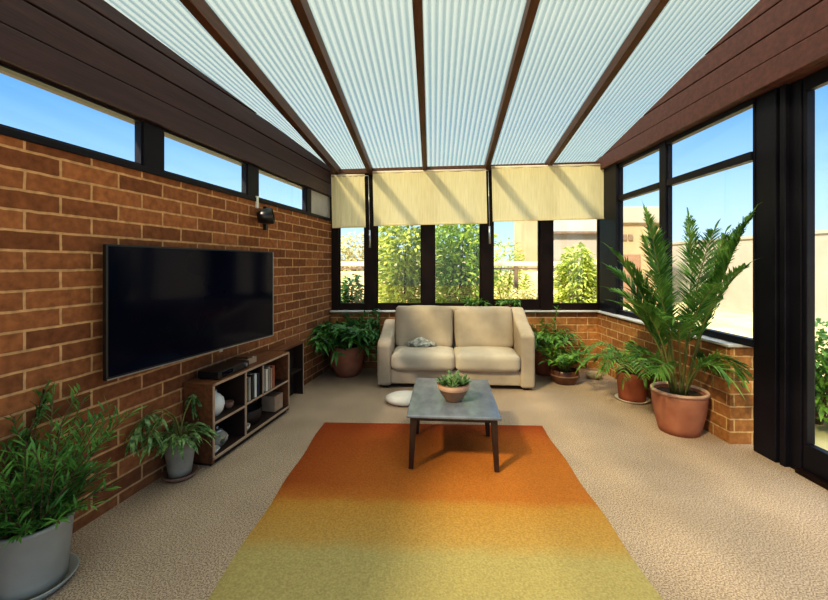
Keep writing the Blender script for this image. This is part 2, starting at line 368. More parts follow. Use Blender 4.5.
# ------------------------------------------------------------------ camera
cam = bpy.data.cameras.new('camera'); cam.sensor_width = 36; cam.lens = F / 828 * 36
cam.shift_y = -(300 - HY) / 828; cam.clip_start = .05
co = bpy.data.objects.new('camera', cam); COL.objects.link(co); co.location = (0, 0, EYE); co.rotation_euler = (PI / 2, 0, 0)
scene.camera = co

# ------------------------------------------------------------------ roof surface
YF = -2.6  # unseen roof end behind the camera, lengthened to shade the front floor
def zl(Y): return 2.86 + .059 * (YB - Y)
def zr(Y): return 2.98 + .193 * (YB - Y)
def roof_z(X, Y):
    u = (X - wallX(Y)) / (2.65 - wallX(Y)); return zl(Y) * (1 - u) + zr(Y) * u
def rafter_line(pf, pb):
    lo, hi = .8, 5.6
    for _ in range(50):
        Y = (lo + hi) / 2; X = (pf - CX) / F * Y
        if roof_z(X, Y) - (EYE + 256 / F * Y) > 0: lo = Y
        else: hi = Y
    A = Vector((X, Y, roof_z(X, Y))); Xb = (pb - CX) / F * YB; B = Vector((Xb, YB, roof_z(Xb, YB)))
    return lambda y: A + (B - A) * ((y - A.y) / (B.y - A.y))
lines = [lambda y: Vector((wallX(y) - .12, y, zl(y)))]
for pf, pb in ((203, 338), (304, 370), (418, 425), (530, 487), (652, 548)): lines.append(rafter_line(pf, pb))
lines.append(lambda y: Vector((2.75, y, zr(y))))
YE = YB + .22
ceiling = struct_empty('ceiling', label='sloping roof of ribbed translucent sheets between dark rafters')
PITCH = .052
for i in range(6):
    a, b = lines[i], lines[i + 1]
    wid = (a(2.5) - b(2.5)).length; nr = max(6, round(wid / PITCH)); n = nr * 6
    mb = MB(); mb.uv = []
    ys = [YF + (YE - YF) * k / 4 for k in range(5)]
    for y in ys:
        for k in range(n + 1):
            p = a(y).lerp(b(y), k / n); ph = 2 * PI * k / 6
            mb.v.append((p.x, p.y, p.z + .035 + .005 * math.cos(ph))); mb.uv.append((k / 6, y))
    for r in range(4):
        for k in range(n): mb.f.append((r * (n + 1) + k, r * (n + 1) + k + 1, (r + 1) * (n + 1) + k + 1, (r + 1) * (n + 1) + k))
    mb.build('roof_sheet', M['roof'], ceiling, smooth=True)
for i in range(1, 6):
    l = lines[i]; mb = MB(); vs = []
    hw = .032
    for y in (YF, YE):
        p = l(y)
        vs += [(p.x - hw, y, p.z - .085), (p.x + hw, y, p.z - .085), (p.x + hw, y, p.z + .026), (p.x - hw, y, p.z + .026)]
    mb.add(vs, [(0, 1, 2, 3), (7, 6, 5, 4), (0, 4, 5, 1), (1, 5, 6, 2), (2, 6, 7, 3), (3, 7, 4, 0)])
    mb.build('rafter', M['rafter'], ceiling, bevel=.004)
# back eave beam
mb = MB()
xa, xb = wallX(YB) - .1, 2.75
for (y0, y1) in ((YB - .04, YE - .02),):
    vs = []
    for y in (y0, y1):
        for x, z in ((xa, zl(YB)), (xb, zr(YB))):
            vs += [(x, y, z - .075), (x, y, z - .012)]
    mb.add(vs, [(0, 2, 3, 1), (4, 5, 7, 6), (0, 4, 6, 2), (1, 3, 7, 5), (0, 1, 5, 4), (2, 6, 7, 3)])
struct(mb.build('trim_1', M['rafter'], bevel=.004), 'dark eave beam above the back blinds')

# ------------------------------------------------------------------ floor and ground
mb = MB(); mb.box(-2.7, 2.95, YF, YB + .1, -.06, 0)
struct(mb.build('floor', M['carpet']), 'beige speckled carpet floor')
mb = MB(); mb.box(-60, 80, -20, 90, -.30, -.22)
struct(mb.build('ground', M['ground']), 'dry garden ground outside the windows')

# ------------------------------------------------------------------ left wall
XC = wl(YB)                                        # wall coordinate of the back corner
WLOC = (X0W, 0, 0)
def LP(x, n, z): return Vector((X0W, 0, 0)) + DW * x + NW * n + Vector((0, 0, z))
mb = MB(); mb.box(wl(YF), XC + .2, 0, .2, -.05, 2.115)
struct(mb.build('wall_left', M['brick_l'], loc=WLOC, rz=ANG), 'brown brick left wall behind the television')
mb = MB(); mb.box(wl(YF), XC + .2, -.012, .2, 2.115, 2.155)
struct(mb.build('trim_2', M['frame_r'], loc=WLOC, rz=ANG, bevel=.004), 'dark sill strip along the top of the brick wall')
# solid part, posts and pale end panel of the high window row
posts = [(YF, 1.62), (on_wall(144), on_wall(164)), (on_wall(248), on_wall(259)), (on_wall(307), on_wall(311.5))]
tn = 3
for k, (a, b) in enumerate(posts):
    mb = MB(); mb.box(wl(a), wl(b), 0.0, .065, 2.155, 2.46)
    struct(mb.build('trim_%d' % tn, M['frame_r'], loc=WLOC, rz=ANG, bevel=.004), 'dark post between the high windows'); tn += 1
mb = MB(); mb.box(wl(on_wall(311.5)), XC + .15, .02, .12, 2.155, 2.46)
struct(mb.build('trim_%d' % tn, M['panel_grey'], loc=WLOC, rz=ANG), 'pale grey end panel of the high window row'); tn += 1
wn = 1
for a, b in ((posts[0][1], posts[1][0]), (posts[1][1], posts[2][0]), (posts[2][1], posts[3][0])):
    w = struct_empty('window_%d' % wn, LP(wl(a), -.03, 2.155), ANG, 'high narrow window over the brick wall'); wn += 1
    W = wl(b) - wl(a); H = .305; t = .014
    mb = MB(); mb.box(0, W, -.02, .03, 0, t); mb.box(0, W, -.02, .03, H - t, H); mb.box(0, t, -.02, .03, t, H - t); mb.box(W - t, W, -.02, .03, t, H - t)
    mb.build('window_frame', M['frame_r'], w)
    mb = MB(); mb.box(t, W - t, 0, .006, t, H - t); mb.build('pane', M['glass'], w)
# cladding boards that follow the roof slope
def clip_poly(poly, f):
    out = []
    for i, p in enumerate(poly):
        q = poly[(i + 1) % len(poly)]; a, b = f(p), f(q)
        if a >= 0: out.append(p)
        if (a >= 0) != (b >= 0):
            t = a / (a - b); out.append((p[0] + (q[0] - p[0]) * t, p[1] + (q[1] - p[1]) * t))
    return out
clad = MB()
hs = [2.46, 2.64, 2.81, 2.98, 3.15, 3.32]
for k in range(len(hs) - 1):
    q = [(wl(YF), hs[k] + .006), (XC + .15, hs[k] + .006), (XC + .15, hs[k + 1] - .006), (wl(YF), hs[k + 1] - .006)]
    q = clip_poly(q, lambda p: zl(p[0] / LN) + .02 - p[1])
    if len(q) > 2: clad.prism(q, 'y', -.015 if k else -.03, .03)
q = clip_poly([(wl(YF), 2.46), (XC + .15, 2.46), (XC + .15, 3.4), (wl(YF), 3.4)], lambda p: zl(p[0] / LN) + .02 - p[1])
clad.prism(q, 'y', .02, .14)
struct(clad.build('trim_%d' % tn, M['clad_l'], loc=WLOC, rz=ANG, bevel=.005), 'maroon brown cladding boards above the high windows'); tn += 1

# ------------------------------------------------------------------ back wall
mb = MB(); mb.box(wallX(YB) - .05, RX + .02, YB, YB + .2, -.05, .80)
struct(mb.build('wall_back', M['brick_r']), 'low brick wall under the back windows')
mb = MB(); mb.box(wallX(YB), RX + .1, YB - .06, YB + .14, .812, .832)
struct(mb.build('trim_%d' % tn, M['sill'], bevel=.006), 'pale ledge under the back windows'); tn += 1
YP = YB + .03
def bx(px, Y=YP): return (px - CX) / F * Y
bposts = [(329, 338.5), (365, 376.5), (422, 434), (481.5, 493), (540.5, 553), (600.5, 616)]
for k, (a, b) in enumerate(bposts):
    mb = MB()
    x0, x1 = bx(a), bx(b)
    if k == 0: x0 -= .1
    mb.box(x0, x1, YP, YP + .12, .832, roof_z((x0 + x1) / 2, YB) - .05)
    struct(mb.build('trim_%d' % tn, M['frame'], bevel=.005), 'dark post between the back windows'); tn += 1
bots = [302, 304, 304, 304, 299, 302]
for k in range(5):
    x0, x1 = bx(bposts[k][1]), bx(bposts[k + 1][0]); zb = .832
    w = struct_empty('window_%d' % wn, (x0, YP + .05, zb), 0, 'tall back window between dark posts'); wn += 1
    W = x1 - x0; H = roof_z((x0 + x1) / 2, YB) - .06 - zb; lo = .10 if k != 3 else .155; t = .02
    mb = MB(); mb.box(0, W, -.03, .04, 0, lo); mb.box(0, W, -.03, .04, H - .05, H); mb.box(0, t, -.02, .03, lo, H - .05); mb.box(W - t, W, -.02, .03, lo, H - .05)
    mb.build('window_frame', M['frame'], w, bevel=.004)
    mb = MB(); mb.box(t, W - t, 0, .006, lo, H - .05); mb.build('pane', M['glass'], w)

# ------------------------------------------------------------------ right wall
YEND = 3.33
mb = MB(); mb.box(RX, RX + .225, YEND, YB + .2, -.05, .80)
struct(mb.build('wall_right', M['brick_r']), 'low brick wall under the right windows')
mb = MB(); mb.box(RX - .025, RX + .225, YEND - .02, YB - .06, .808, .832)
struct(mb.build('trim_%d' % tn, M['sill'], bevel=.006), 'pale ledge under the right windows'); tn += 1
XR = 2.70
HEAD, TRANS = 2.83, 2.37
ry = lambda px: XR * F / (px - CX)
rposts = [(ry(617.5), YB + .03, XR - .02, XR + .03), (4.30, ry(659), XR, XR + .07), (3.02, 3.22, 2.73, 2.82)]
for k, (a, b, x0, x1) in enumerate(rposts):
    mb = MB(); mb.box(x0, x1, a, b, .832 if k < 2 else -.02, HEAD + .02)
    if k == 2: mb.box(2.775, 2.86, 2.87, 3.02, -.02, HEAD + .02); mb.box(2.74, 2.80, 2.955, 3.0, -.02, HEAD + .02)
    struct(mb.build('trim_%d' % tn, M['frame_r'], bevel=.005), ('dark corner post at the right of the back wall', 'dark post between the two right windows', 'wide dark jamb post beside the glass door')[k]); tn += 1
for a, b in ((rposts[1][1], rposts[0][0]), (rposts[2][1] - .02, rposts[1][0])):
    w = struct_empty('window_%d' % wn, (XR + .04, a, .832), 0, 'tall right window split by a transom'); wn += 1
    W = b - a; H = HEAD - .832; tz = TRANS - .832; t = .014
    mb = MB(); mb.box(-.03, .04, 0, W, 0, .06); mb.box(-.03, .04, 0, W, H - .05, H); mb.box(-.02, .03, 0, t, .06, H - .05); mb.box(-.02, .03, W - t, W, .06, H - .05)
    mb.build('window_frame', M['frame_r'], w, bevel=.004)
    mb = MB(); mb.box(-.035, .04, t, W - t, tz - .035, tz + .035); mb.build('transom', M['frame_r'], w, bevel=.004)
    mb = MB(); mb.box(0, .006, t, W - t, .06, tz - .035); mb.build('pane', M['glass'], w)
    mb = MB(); mb.box(0, .006, t, W - t, tz + .035, H - .05); mb.build('pane', M['glass'], w)
# cladding above
clad = MB()
hs = [HEAD] + [HEAD + .19 * k for k in range(1, 9)]
for k in range(len(hs) - 1):
    q = [(YF, hs[k] + .005), (YB + .14, hs[k] + .005), (YB + .14, hs[k + 1] - .005), (YF, hs[k + 1] - .005)]
    q = clip_poly(q, lambda p: zr(p[0]) + .02 - p[1])
    if len(q) > 2: clad.prism(q, 'x', 2.645 + (.0 if k else -.012), 2.70)
q = clip_poly([(YF, HEAD), (YB + .14, HEAD), (YB + .14, 4.4), (YF, 4.4)], lambda p: zr(p[0]) + .02 - p[1])
clad.prism(q, 'x', 2.69, 2.86)
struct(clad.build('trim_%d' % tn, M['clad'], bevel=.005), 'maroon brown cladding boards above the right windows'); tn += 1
# glass door
d = struct_empty('door_1', (2.81, 1.3, 0), 0, 'dark framed glass door at the right edge')
mb = MB(); W = 1.56; H = HEAD
mb.box(-.03, .03, 0, W, .0, .22); mb.box(-.03, .03, 0, W, H - .10, H); mb.box(-.03, .03, 0, .09, .22, H - .1); mb.box(-.03, .03, W - .03, W, .22, H - .1)
mb.build('door_frame', M['frame_r'], d, bevel=.005)
mb = MB(); mb.box(0, .006, .09, W - .03, .22, H - .1); mb.build('pane', M['glass'], d)
mb = MB(); mb.box(-.07, .05, -.1, W + .02, 0, .035); mb.build('threshold', M['frame'], d, bevel=.004)

# ------------------------------------------------------------------ blinds
YBL = YB - .10
for (a, b, t, bo, lab) in ((331, 364.5, 174, 227, 'narrow cream roller blind at the left corner of the back windows'),
                           (372.5, 486, 169.5, 224, 'wide cream roller blind in the middle of the back windows'),
                           (491.5, 606.5, 164.5, 219.5, 'wide cream roller blind at the right end of the back windows')):
    x0, x1 = bx(a, YBL), bx(b, YBL); z1 = EYE + (HY - t) / F * YBL; z0 = EYE + (HY - bo) / F * YBL
    cx = (x0 + x1) / 2; W = x1 - x0
    o = thing('roller_blind', lab, 'blind', (cx, YBL, z1), 0, 'cream roller blinds'); o.rotation_euler = (0, math.radians(-1.3), 0)
    n = 40; mb = MB()
    for k in range(n + 1):
        x = -W / 2 + W * k / n; y = .003 * math.sin(k * .9)
        mb.v += [(x, y, -(z1 - z0) + .01), (x, y, -.02)]
    for k in range(n): mb.f.append((2 * k, 2 * k + 2, 2 * k + 3, 2 * k + 1))
    mb.build('blind_fabric', M['blind'], o, smooth=True)
    mb = MB(); mb.tube([(-W / 2, .02, -.025), (W / 2, .02, -.025)], .024, 12); mb.build('roller', M['fence_w'], o, smooth=True)
    mb = MB(); mb.box(-W / 2, W / 2, -.008, .008, -(z1 - z0) - .012, -(z1 - z0) + .016); mb.build('bottom_bar', M['blind'], o, bevel=.004)
    if a < 480:
        mb = MB(); xx = W / 2 + (.055 if a < 350 else .03)
        mb.tube([(xx, .0, -.03), (xx, 0, -(z1 - z0) - .30)], .004, 6)
        mb.tube([(W / 2 - .01, .0, -.03), (xx, 0, -.03)], .005, 6)
        pc = mb.build('pull_cord', M['silver'], o, smooth=True)
        MB().tube([(xx, 0, -(z1 - z0) - .30), (xx, 0, -(z1 - z0) - .05)], .014, 8).build('cord_weight', M['silver'], pc, smooth=True)

# ------------------------------------------------------------------ plants
def clampf(loc, left=True, right=True, back=True, xmin=None, xmax=None, wmax=None):
    loc = Vector(loc)
    def f(v):
        w = Vector(v) + loc
        n = (w - Vector((X0W, 0, 0))).dot(NW)
        if left and n < .02: w += NW * (.02 - n + R.random() * .02)
        if right and w.x > RX - .07 and w.y > 2.7: w.x = RX - .07 - R.random() * .02
        if back and w.y > YB - .08: w.y = YB - .08 - R.random() * .02
        if xmin is not None and w.x < xmin: w.x = xmin + R.random() * .03
        if xmax is not None and w.x > xmax: w.x = xmax - R.random() * .03
        if wmax is not None:
            q = (w - Vector((X0W, 0, 0))).dot(DW)
            if q > wmax: w -= DW * (q - wmax + R.random() * .02)
        if w.z < .01: w.z = .01 + R.random() * .01
        return tuple(w - loc)
    return f
def pot_profile(r0, r1, h, wall=.014, rim=0.0, rimh=.04, curve=0.0):
    p = [(0.0, 0.0), (r0, 0.0)]
    for k in range(1, 7):
        t = k / 6; r = r0 + (r1 - r0) * t + curve * math.sin(PI * t)
        if rim and t * h > h - rimh: break
        p.append((r, t * h))
    if rim:
        rb = p[-1][0]; p += [(rb + rim, h - rimh), (r1 + rim, h - .006), (r1 + rim - .006, h)]
    else:
        p.append((r1 - .004, h + .004))
    p += [(r1 - wall, h), (r1 - wall - .004, h - .05), (r1 - wall - .006, h - .07)]
    return p
def make_pot(root, r0, r1, h, mat, rim=0.0, rimh=.04, curve=0.0, z=0.0, rim_mat=None, band=None):
    mb = MB(); mb.lathe([(r, zz + z) for r, zz in pot_profile(r0, r1, h, rim=rim, rimh=rimh, curve=curve)], 40)
    po = mb.build('pot', mat, root, smooth=True, bevel=0)
    if rim_mat:
        mb = MB(); rr = r1 + rim
        prof = [(rr - .012, h + z - .004), (rr + .004, h + z - .02), (rr + .005, h + z), (rr - .002, h + z + .009), (rr - .016, h + z + .008), (rr - .02, h + z - .012)]
        mb.lathe(prof, 40, caps=False); mb.build('pot_rim', rim_mat, po, smooth=True)
    if band:
        mb = MB(); rr = r0 + (r1 - r0) * .62 + curve * math.sin(PI * .62)
        mb.lathe([(rr - .003, h * .55 + z), (rr + .006, h * .57 + z), (rr + .007, h * .68 + z), (rr, h * .70 + z)], 40, caps=False); mb.build('band', band, po, smooth=True)
    n = 28; mb = MB(); vs = [(0, 0, h - .035 + z)]
    for j, rr in enumerate((.5, 1)):
        for k in range(n):
            a = 2 * PI * k / n
            vs.append((math.cos(a) * (r1 - .018) * rr, math.sin(a) * (r1 - .018) * rr, h - .04 + z + R.uniform(-.006, .008)))
    fs = [(0, 1 + k, 1 + (k + 1) % n) for k in range(n)] + [(1 + k, n + 1 + k, n + 1 + (k + 1) % n, 1 + (k + 1) % n) for k in range(n)]
    mb.add(vs, fs); mb.build('soil', M['soil'], po, smooth=True)
    return po
def saucer(loc, r, h, mat, label):
    o = MB().lathe([(0, 0), (r * .8, 0), (r, h), (r - .008, h + .002), (r * .8 - .006, .012), (0, .010)], 40).build('plant_saucer', mat, smooth=True, loc=loc)
    tag(o, label, 'saucer', 'saucers under plant pots'); return o
def curve_pts(p, d, L, bend, n=8, side=0.0):
    """stem that starts along d and bends over towards the ground"""
    pts = [Vector(p)]; d = Vector(d).normalized(); st = L / n
    hor = Vector((d.x, d.y, 0)); hor = hor.normalized() if hor.length > 1e-3 else Vector((1, 0, 0))
    sd = Vector((-hor.y, hor.x, 0))
    for k in range(n):
        pts.append(pts[-1] + d * st)
        d = (d + Vector((0, 0, -bend / n * (k + 1) * .4)) + hor * (bend / n * .5) + sd * side / n).normalized()
    return pts
def at(pts, t):
    t = max(0, min(.9999, t)) * (len(pts) - 1); i = int(t)
    return pts[i].lerp(pts[i + 1], t - i), (pts[i + 1] - pts[i]).normalized()
def frond(fol, stems, p, d, L, bend, nl, ll, lw, side=0, rad=.007, start=.28, droop=.35, ang=.85):
    pts = curve_pts(p, d, L, bend, 10, side)
    stems.tube(pts, [rad * (1 - .75 * k / 10) for k in range(11)], 5)
    for k in range(nl):
        t = start + (1 - start) * (k + .5) / nl
        q, tg = at(pts, t)
        sd = tg.cross(Vector((0, 0, 1))); sd = sd.normalized() if sd.length > 1e-3 else Vector((1, 0, 0))
        up = sd.cross(tg)
        l = ll * (math.sin(PI * (.18 + .78 * (t - start) / (1 - start))) ** .7) * R.uniform(.85, 1.1)
        for s in (-1, 1):
            dd = tg * math.cos(ang) + sd * s * math.sin(ang) + up * R.uniform(.1, .35)
            fol.leaf(q, dd, l, lw, droop * R.uniform(.7, 1.3), 3, .2)
    q, tg = at(pts, 1); fol.leaf(q, tg, ll * .6, lw, droop, 3, .2)
def finish(root, fol, stems, leaf, stem, clamp, name='foliage'):
    if clamp:
        fol.v = [clamp(v) for v in fol.v]; stems.v = [clamp(v) for v in stems.v]
    fol.build(name, leaf, root, smooth=True)
    if stems.v: stems.build('stem', stem, root, smooth=True)
def bushy(fol, stems, c, nst, L, spread, nl, ll, lw, bend=.8, droop=.4, rad=.006, up=1.0, r0=.03, ysq=1.0):
    for k in range(nst):
        a = 2 * PI * (k + R.random() * .7) / nst; s = spread * math.sqrt(R.random()) + .08
        d = Vector((math.cos(a) * s, math.sin(a) * s * ysq, up))
        p = Vector(c) + Vector((math.cos(a) * r0, math.sin(a) * r0, 0))
        pts = curve_pts(p, d, L * R.uniform(.7, 1.1), bend * R.uniform(.6, 1.2), 7, R.uniform(-.3, .3))
        stems.tube(pts, [rad * (1 - .7 * j / 7) for j in range(8)], 5)
        for j in range(nl):
            t = .25 + .75 * (j + R.random()) / nl; q, tg = at(pts, t)
            b = R.random() * 2 * PI
            dd = tg * .55 + Vector((math.cos(b), math.sin(b), R.uniform(-.15, .6))) * .8
            fol.leaf(q, dd, ll * R.uniform(.65, 1.15), lw * R.uniform(.8, 1.15), droop * R.uniform(.5, 1.4), 3, .22)

# tall palm
PL = (2.385, 3.60, 0)
o = thing('potted_palm', 'tall feathery palm in a large wide terracotta pot by the right brick wall', 'potted plant', PL)
make_pot(o, .16, .222, .37, M['terra'], rim_mat=M['terra_rim'], curve=.012)
fol, st = MB(), MB()
specs = [(2.9, 1.70, .15, .07, .44), (3.4, 1.64, .2, .10, .42), (.4, 1.62, .25, .07, .42), (-1.0, 1.68, .4, .18, .42), (4.6, 1.52, .4, .14, .42), (1.6, 1.5, .3, .12, .42), (-.9, 1.62, .55, .13, .46),
         (-.6, 1.5, .4, .15, .42), (3.1, 1.25, .4, .13, .42), (3.8, 1.2, .45, .15, .42), (4.4, 1.25, .6, .22, .42), (5.0, 1.3, .5, .18, .42), (2.4, 1.3, .5, .2, .42), (2.7, 1.42, .4, .18, .42),
         (3.3, 1.0, .6, .17, .45), (4.2, 1.05, .8, .20, .5), (2.8, .95, .6, .18, .45), (3.2, .62, 1.0, .24, .45), (3.7, .58, 1.1, .26, .45), (-.9, .74, 1.2, .24, .45), (-.4, .66, 1.2, .24, .45), (-1.3, .62, 1.2, .22, .45), (2.2, 1.1, .6, .2, .45)]
for (a, L, bend, tilt, stt) in specs:
    d = (math.cos(a) * tilt, math.sin(a) * tilt, 1.0)
    frond(fol, st, (math.cos(a) * .055, math.sin(a) * .055, .32), d, L, bend, int(46 * L), .27, .0145, R.uniform(-.12, .12), .010, stt, .28, .62)
finish(o, fol, st, M['leaf_palm'], M['stem'], clampf(PL))

# plant with pale saucer
PL = (2.41, 4.42, 0)
saucer(PL, .175, .022, M['saucer_w'], 'pale round saucer under the terracotta pot beside the tall palm')
o = thing('potted_fern', 'leafy arching plant in a straight terracotta pot behind the tall palm', 'potted plant', (PL[0], PL[1], .014))
make_pot(o, .135, .158, .30, M['terra_d'])
fol, st = MB(), MB()
for k in range(26):
    a = k * 2.4; tl = .2 + .8 * R.random()
    frond(fol, st, (math.cos(a) * .04, math.sin(a) * .04, .27), (math.cos(a) * tl, math.sin(a) * tl, 1), R.uniform(.44, .66), 1.25, 12, .15, .020, R.uniform(-.4, .4), .005, .25, .35, .85)
finish(o, fol, st, M['leaf_mid'], M['stem'], clampf(PL))

# brown bowl plant and the one behind it
PL = (1.90, 5.06, 0)
o = thing('potted_plant', 'bushy green plant in a dark brown bowl pot right of the sofa', 'potted plant', PL)
make_pot(o, .12, .165, .17, M['brown_pot'], curve=.03, band=M['bowl'])
fol, st = MB(), MB()
bushy(fol, st, (0, 0, .13), 26, .44, .62, 14, .135, .036, .8, .35, .005)
finish(o, fol, st, M['leaf_mid'], M['stem'], clampf(PL, xmin=1.47))
PL = (1.80, 5.47, 0)
o = thing('potted_plant', 'taller green plant in a terracotta pot partly hidden behind the sofa arm', 'potted plant', PL)
make_pot(o, .13, .17, .36, M['terra_d'], rim=.01)
fol, st = MB(), MB()
bushy(fol, st, (0, 0, .32), 26, .50, .75, 14, .15, .040, .9, .35, .006)
q = curve_pts((.08, 0, .35), (.12, 0, 1), .58, .1, 6); st.tube(q, .005, 5)
for j in range(16):
    p, tg = at(q, .4 + .6 * j / 16); b = j * 2.4; fol.leaf(p, (math.cos(b), math.sin(b), .9), .09, .03, .2)
finish(o, fol, st, M['leaf_mid'], M['stem'], clampf(PL, xmin=1.47))

# back left plant
PL = (-.90, 5.42, 0)
o = thing('potted_plant', 'large leafy plant in a round terracotta pot in the back left corner', 'potted plant', PL)
make_pot(o, .14, .215, .40, M['terra'], curve=.05)
fol, st = MB(), MB()
bushy(fol, st, (0, 0, .36), 44, .66, .95, 17, .19, .048, 1.0, .4, .007)
bushy(fol, st, (-.05, -.03, .36), 14, .55, 1.5, 12, .18, .045, 1.3, .4, .006)
finish(o, fol, st, M['leaf_dark'], M['stem'], clampf(PL, xmax=-.47))

# plant beside the cabinet
PL = (-1.655, 2.83, 0)
saucer(PL, .118, .032, M['saucer_b'], 'brown round saucer under the grey pot beside the television cabinet')
o = thing('potted_plant', 'drooping variegated plant in a tapered grey pot beside the television cabinet', 'potted plant', (PL[0], PL[1], .014))
make_pot(o, .072, .112, .29, M['stone'], rim=.006, rimh=.05)
fol, st = MB(), MB()
for k in range(70):
    a = k * 2.4; tl = R.uniform(.2, 1.4)
    d = Vector((math.cos(a) * tl, math.sin(a) * tl, 1)).normalized(); p = Vector((math.cos(a) * .03, math.sin(a) * .03, .24))
    L = R.uniform(.10, .20); pts = curve_pts(p, d, L, 1.3, 5); st.tube(pts, .0025, 4)
    for j in range(3):
        q, tg = at(pts, .5 + .25 * j); b = R.uniform(-1, 1)
        fol.leaf(q, tg + Vector((math.cos(a + b), math.sin(a + b), -.1)) * .5, .085 * R.uniform(.8, 1.2), .026, .45, 3, .2)
for (a, L, bd) in ((-1.9, .60, 1.9), (-1.6, .56, 2.0), (1.4, .56, 1.6), (-2.2, .50, 1.8)):
    pts = curve_pts((0, 0, .24), (math.cos(a) * .14, math.sin(a) * .14, 1), L, bd, 10); st.tube(pts, [.006 * (1 - .6 * k / 10) for k in range(11)], 5)
    for j in range(20):
        q, tg = at(pts, .62 + .38 * j / 20); b = R.random() * 6.28
        fol.leaf(q, tg * .4 + Vector((math.cos(b), math.sin(b), -.4)), .085, .026, .6, 3, .2)
finish(o, fol, st, M['leaf_var'], M['stem'], clampf(PL, wmax=5.66 * LN - 2.706 - .02))

# front left plant
PL = (-1.772, 1.86, 0)
saucer(PL, .168, .04, M['zinc'], 'grey metal saucer under the large front left pot')
o = thing('potted_plant', 'feathery green shrub in a large grey metal pot at the front left', 'potted plant', (PL[0], PL[1], .016))
make_pot(o, .124, .150, .30, M['zinc'], rim=.004, rimh=.02)
fol, st = MB(), MB()
for k in range(54):
    a = k * 2.4; tl = R.uniform(.05, .5)
    pts = curve_pts((math.cos(a) * .07, math.sin(a) * .07, .26), (math.cos(a) * tl, math.sin(a) * tl, 1), R.uniform(.2, .66), .35, 8, R.uniform(-.4, .4))
    st.tube(pts, [.006 * (1 - .7 * j / 8) for j in range(9)], 5)
    for j in range(36):
        q, tg = at(pts, .06 + .94 * j / 36); b = R.random() * 6.28
        sd = Vector((math.cos(b), math.sin(b), .25))
        fol.leaf(q, tg * .8 + sd * .75, .085 * R.uniform(.7, 1.2), .012, .2, 2, .2)
for k in range(34):
    a = k * 2.4; tl = R.uniform(.5, 1.3)
    pts = curve_pts((math.cos(a) * .08, math.sin(a) * .08, .26), (math.cos(a) * tl, math.sin(a) * tl, 1), R.uniform(.14, .30), .5, 6, R.uniform(-.4, .4))
    st.tube(pts, .003, 4)
    for j in range(22):
        q, tg = at(pts, .1 + .9 * j / 22); b = R.random() * 6.28
        fol.leaf(q, tg * .8 + Vector((math.cos(b), math.sin(b), .25)) * .8, .08 * R.uniform(.7, 1.2), .012, .2, 2, .2)
finish(o, fol, st, M['leaf_fern'], M['bark'], clampf(PL))

# sill plants behind the sofa
for (x, lab, n) in ((bx(475, 5.74), 'small leafy plant on the window ledge behind the middle of the sofa', 20), (bx(508, 5.74), 'small spiky leaved plant on the window ledge behind the right of the sofa', 16)):
    PL = (x, YB - .005, .832)
    o = thing('potted_plant', lab, 'potted plant', PL, 0, 'small plants on the back ledge')
    make_pot(o, .035, .05, .075, M['terra_d'])
    fol, st = MB(), MB()
    bushy(fol, st, (0, -.01, .06), n, .16, 1.1, 9, .085, .026, 1.2, .4, .003, ysq=.35)
    fol.v = [(a, max(-.25, min(.035, b)), c) for a, b, c in fol.v]; st.v = [(a, max(-.25, min(.035, b)), c) for a, b, c in st.v]
    finish(o, fol, st, M['leaf_mid'], M['stem'], None)

# ------------------------------------------------------------------ sofa
SA = Vector((-.445, 4.86, 0)); SB = Vector((1.425, 4.66, 0))
rz = math.atan2(SB.y - SA.y, SB.x - SA.x) * .6
SW = 1.88; SD = .80
so = thing('sofa', 'beige two seat fabric sofa under the back windows', 'sofa', ((SA + SB) / 2), rz)
hw = SW / 2; aw = .17
mb = MB(); mb.box(-hw + aw - .01, hw - aw + .01, .03, SD - .10, .05, .225); mb.build('base', M['sofa'], so, bevel=.02, seg=3)
mb = MB(); mb.box(-hw + aw - .01, hw - aw + .01, SD - .20, SD, .05, .92); mb.build('back_frame', M['sofa'], so, bevel=.03, seg=3)
for s, hf, hb in ((-1, .565, .74), (1, .69, .92)):
    x0, x1 = (-hw, -hw + aw) if s < 0 else (hw - aw, hw)
    pr = [(0, .03), (SD, .03), (SD, hb - .01), (SD - .14, hb), (.34, hf + (hb - hf) * .38), (.06, hf), (0, hf - .04)]
    MB().prism(pr, 'x', x0, x1).build('armrest', M['sofa'], so, bevel=.035, seg=4)
cw = (SW - 2 * aw) / 2 - .006
for s in (-1, 1):
    c = xf(cushion(cw, .66, .205, .06, .022), Matrix.Translation((s * (cw / 2 + .004), .295, .325)))
    sc_ = c.build('seat_cushion', M['sofa_seat'], so, smooth=True)
    x0, x1, y0, y1 = s * (cw / 2 + .004) - cw / 2 + .03, s * (cw / 2 + .004) + cw / 2 - .03, -.018, .60
    MB().tube([(x0, y1, .405), (x0, y0 + .03, .405), (x0 + .03, y0, .403), (x1 - .03, y0, .403), (x1, y0 + .03, .405), (x1, y1, .405)], .006, 6).build('piping', M['piping'], sc_, smooth=True)
    h = .53 if s < 0 else .51; w = cw - .02
    Mx = Matrix.Translation((s * (w / 2 + .02), .515, .665 if s < 0 else .655)) @ Matrix.Rotation(math.radians(-12), 4, 'X') @ Matrix.Rotation(math.radians(0 if s < 0 else -1.5), 4, 'Y')
    b = xf(cushion(w, .16, h, .055, .025), Mx)
    b.build('back_cushion', M['sofa'], so, smooth=True)
for x in (-hw + .1, hw - .1):
    for y in (.08, SD - .08):
        mb = MB(); mb.box(x - .03, x + .03, y - .03, y + .03, 0, .05); mb.build('foot', M['black'], so)
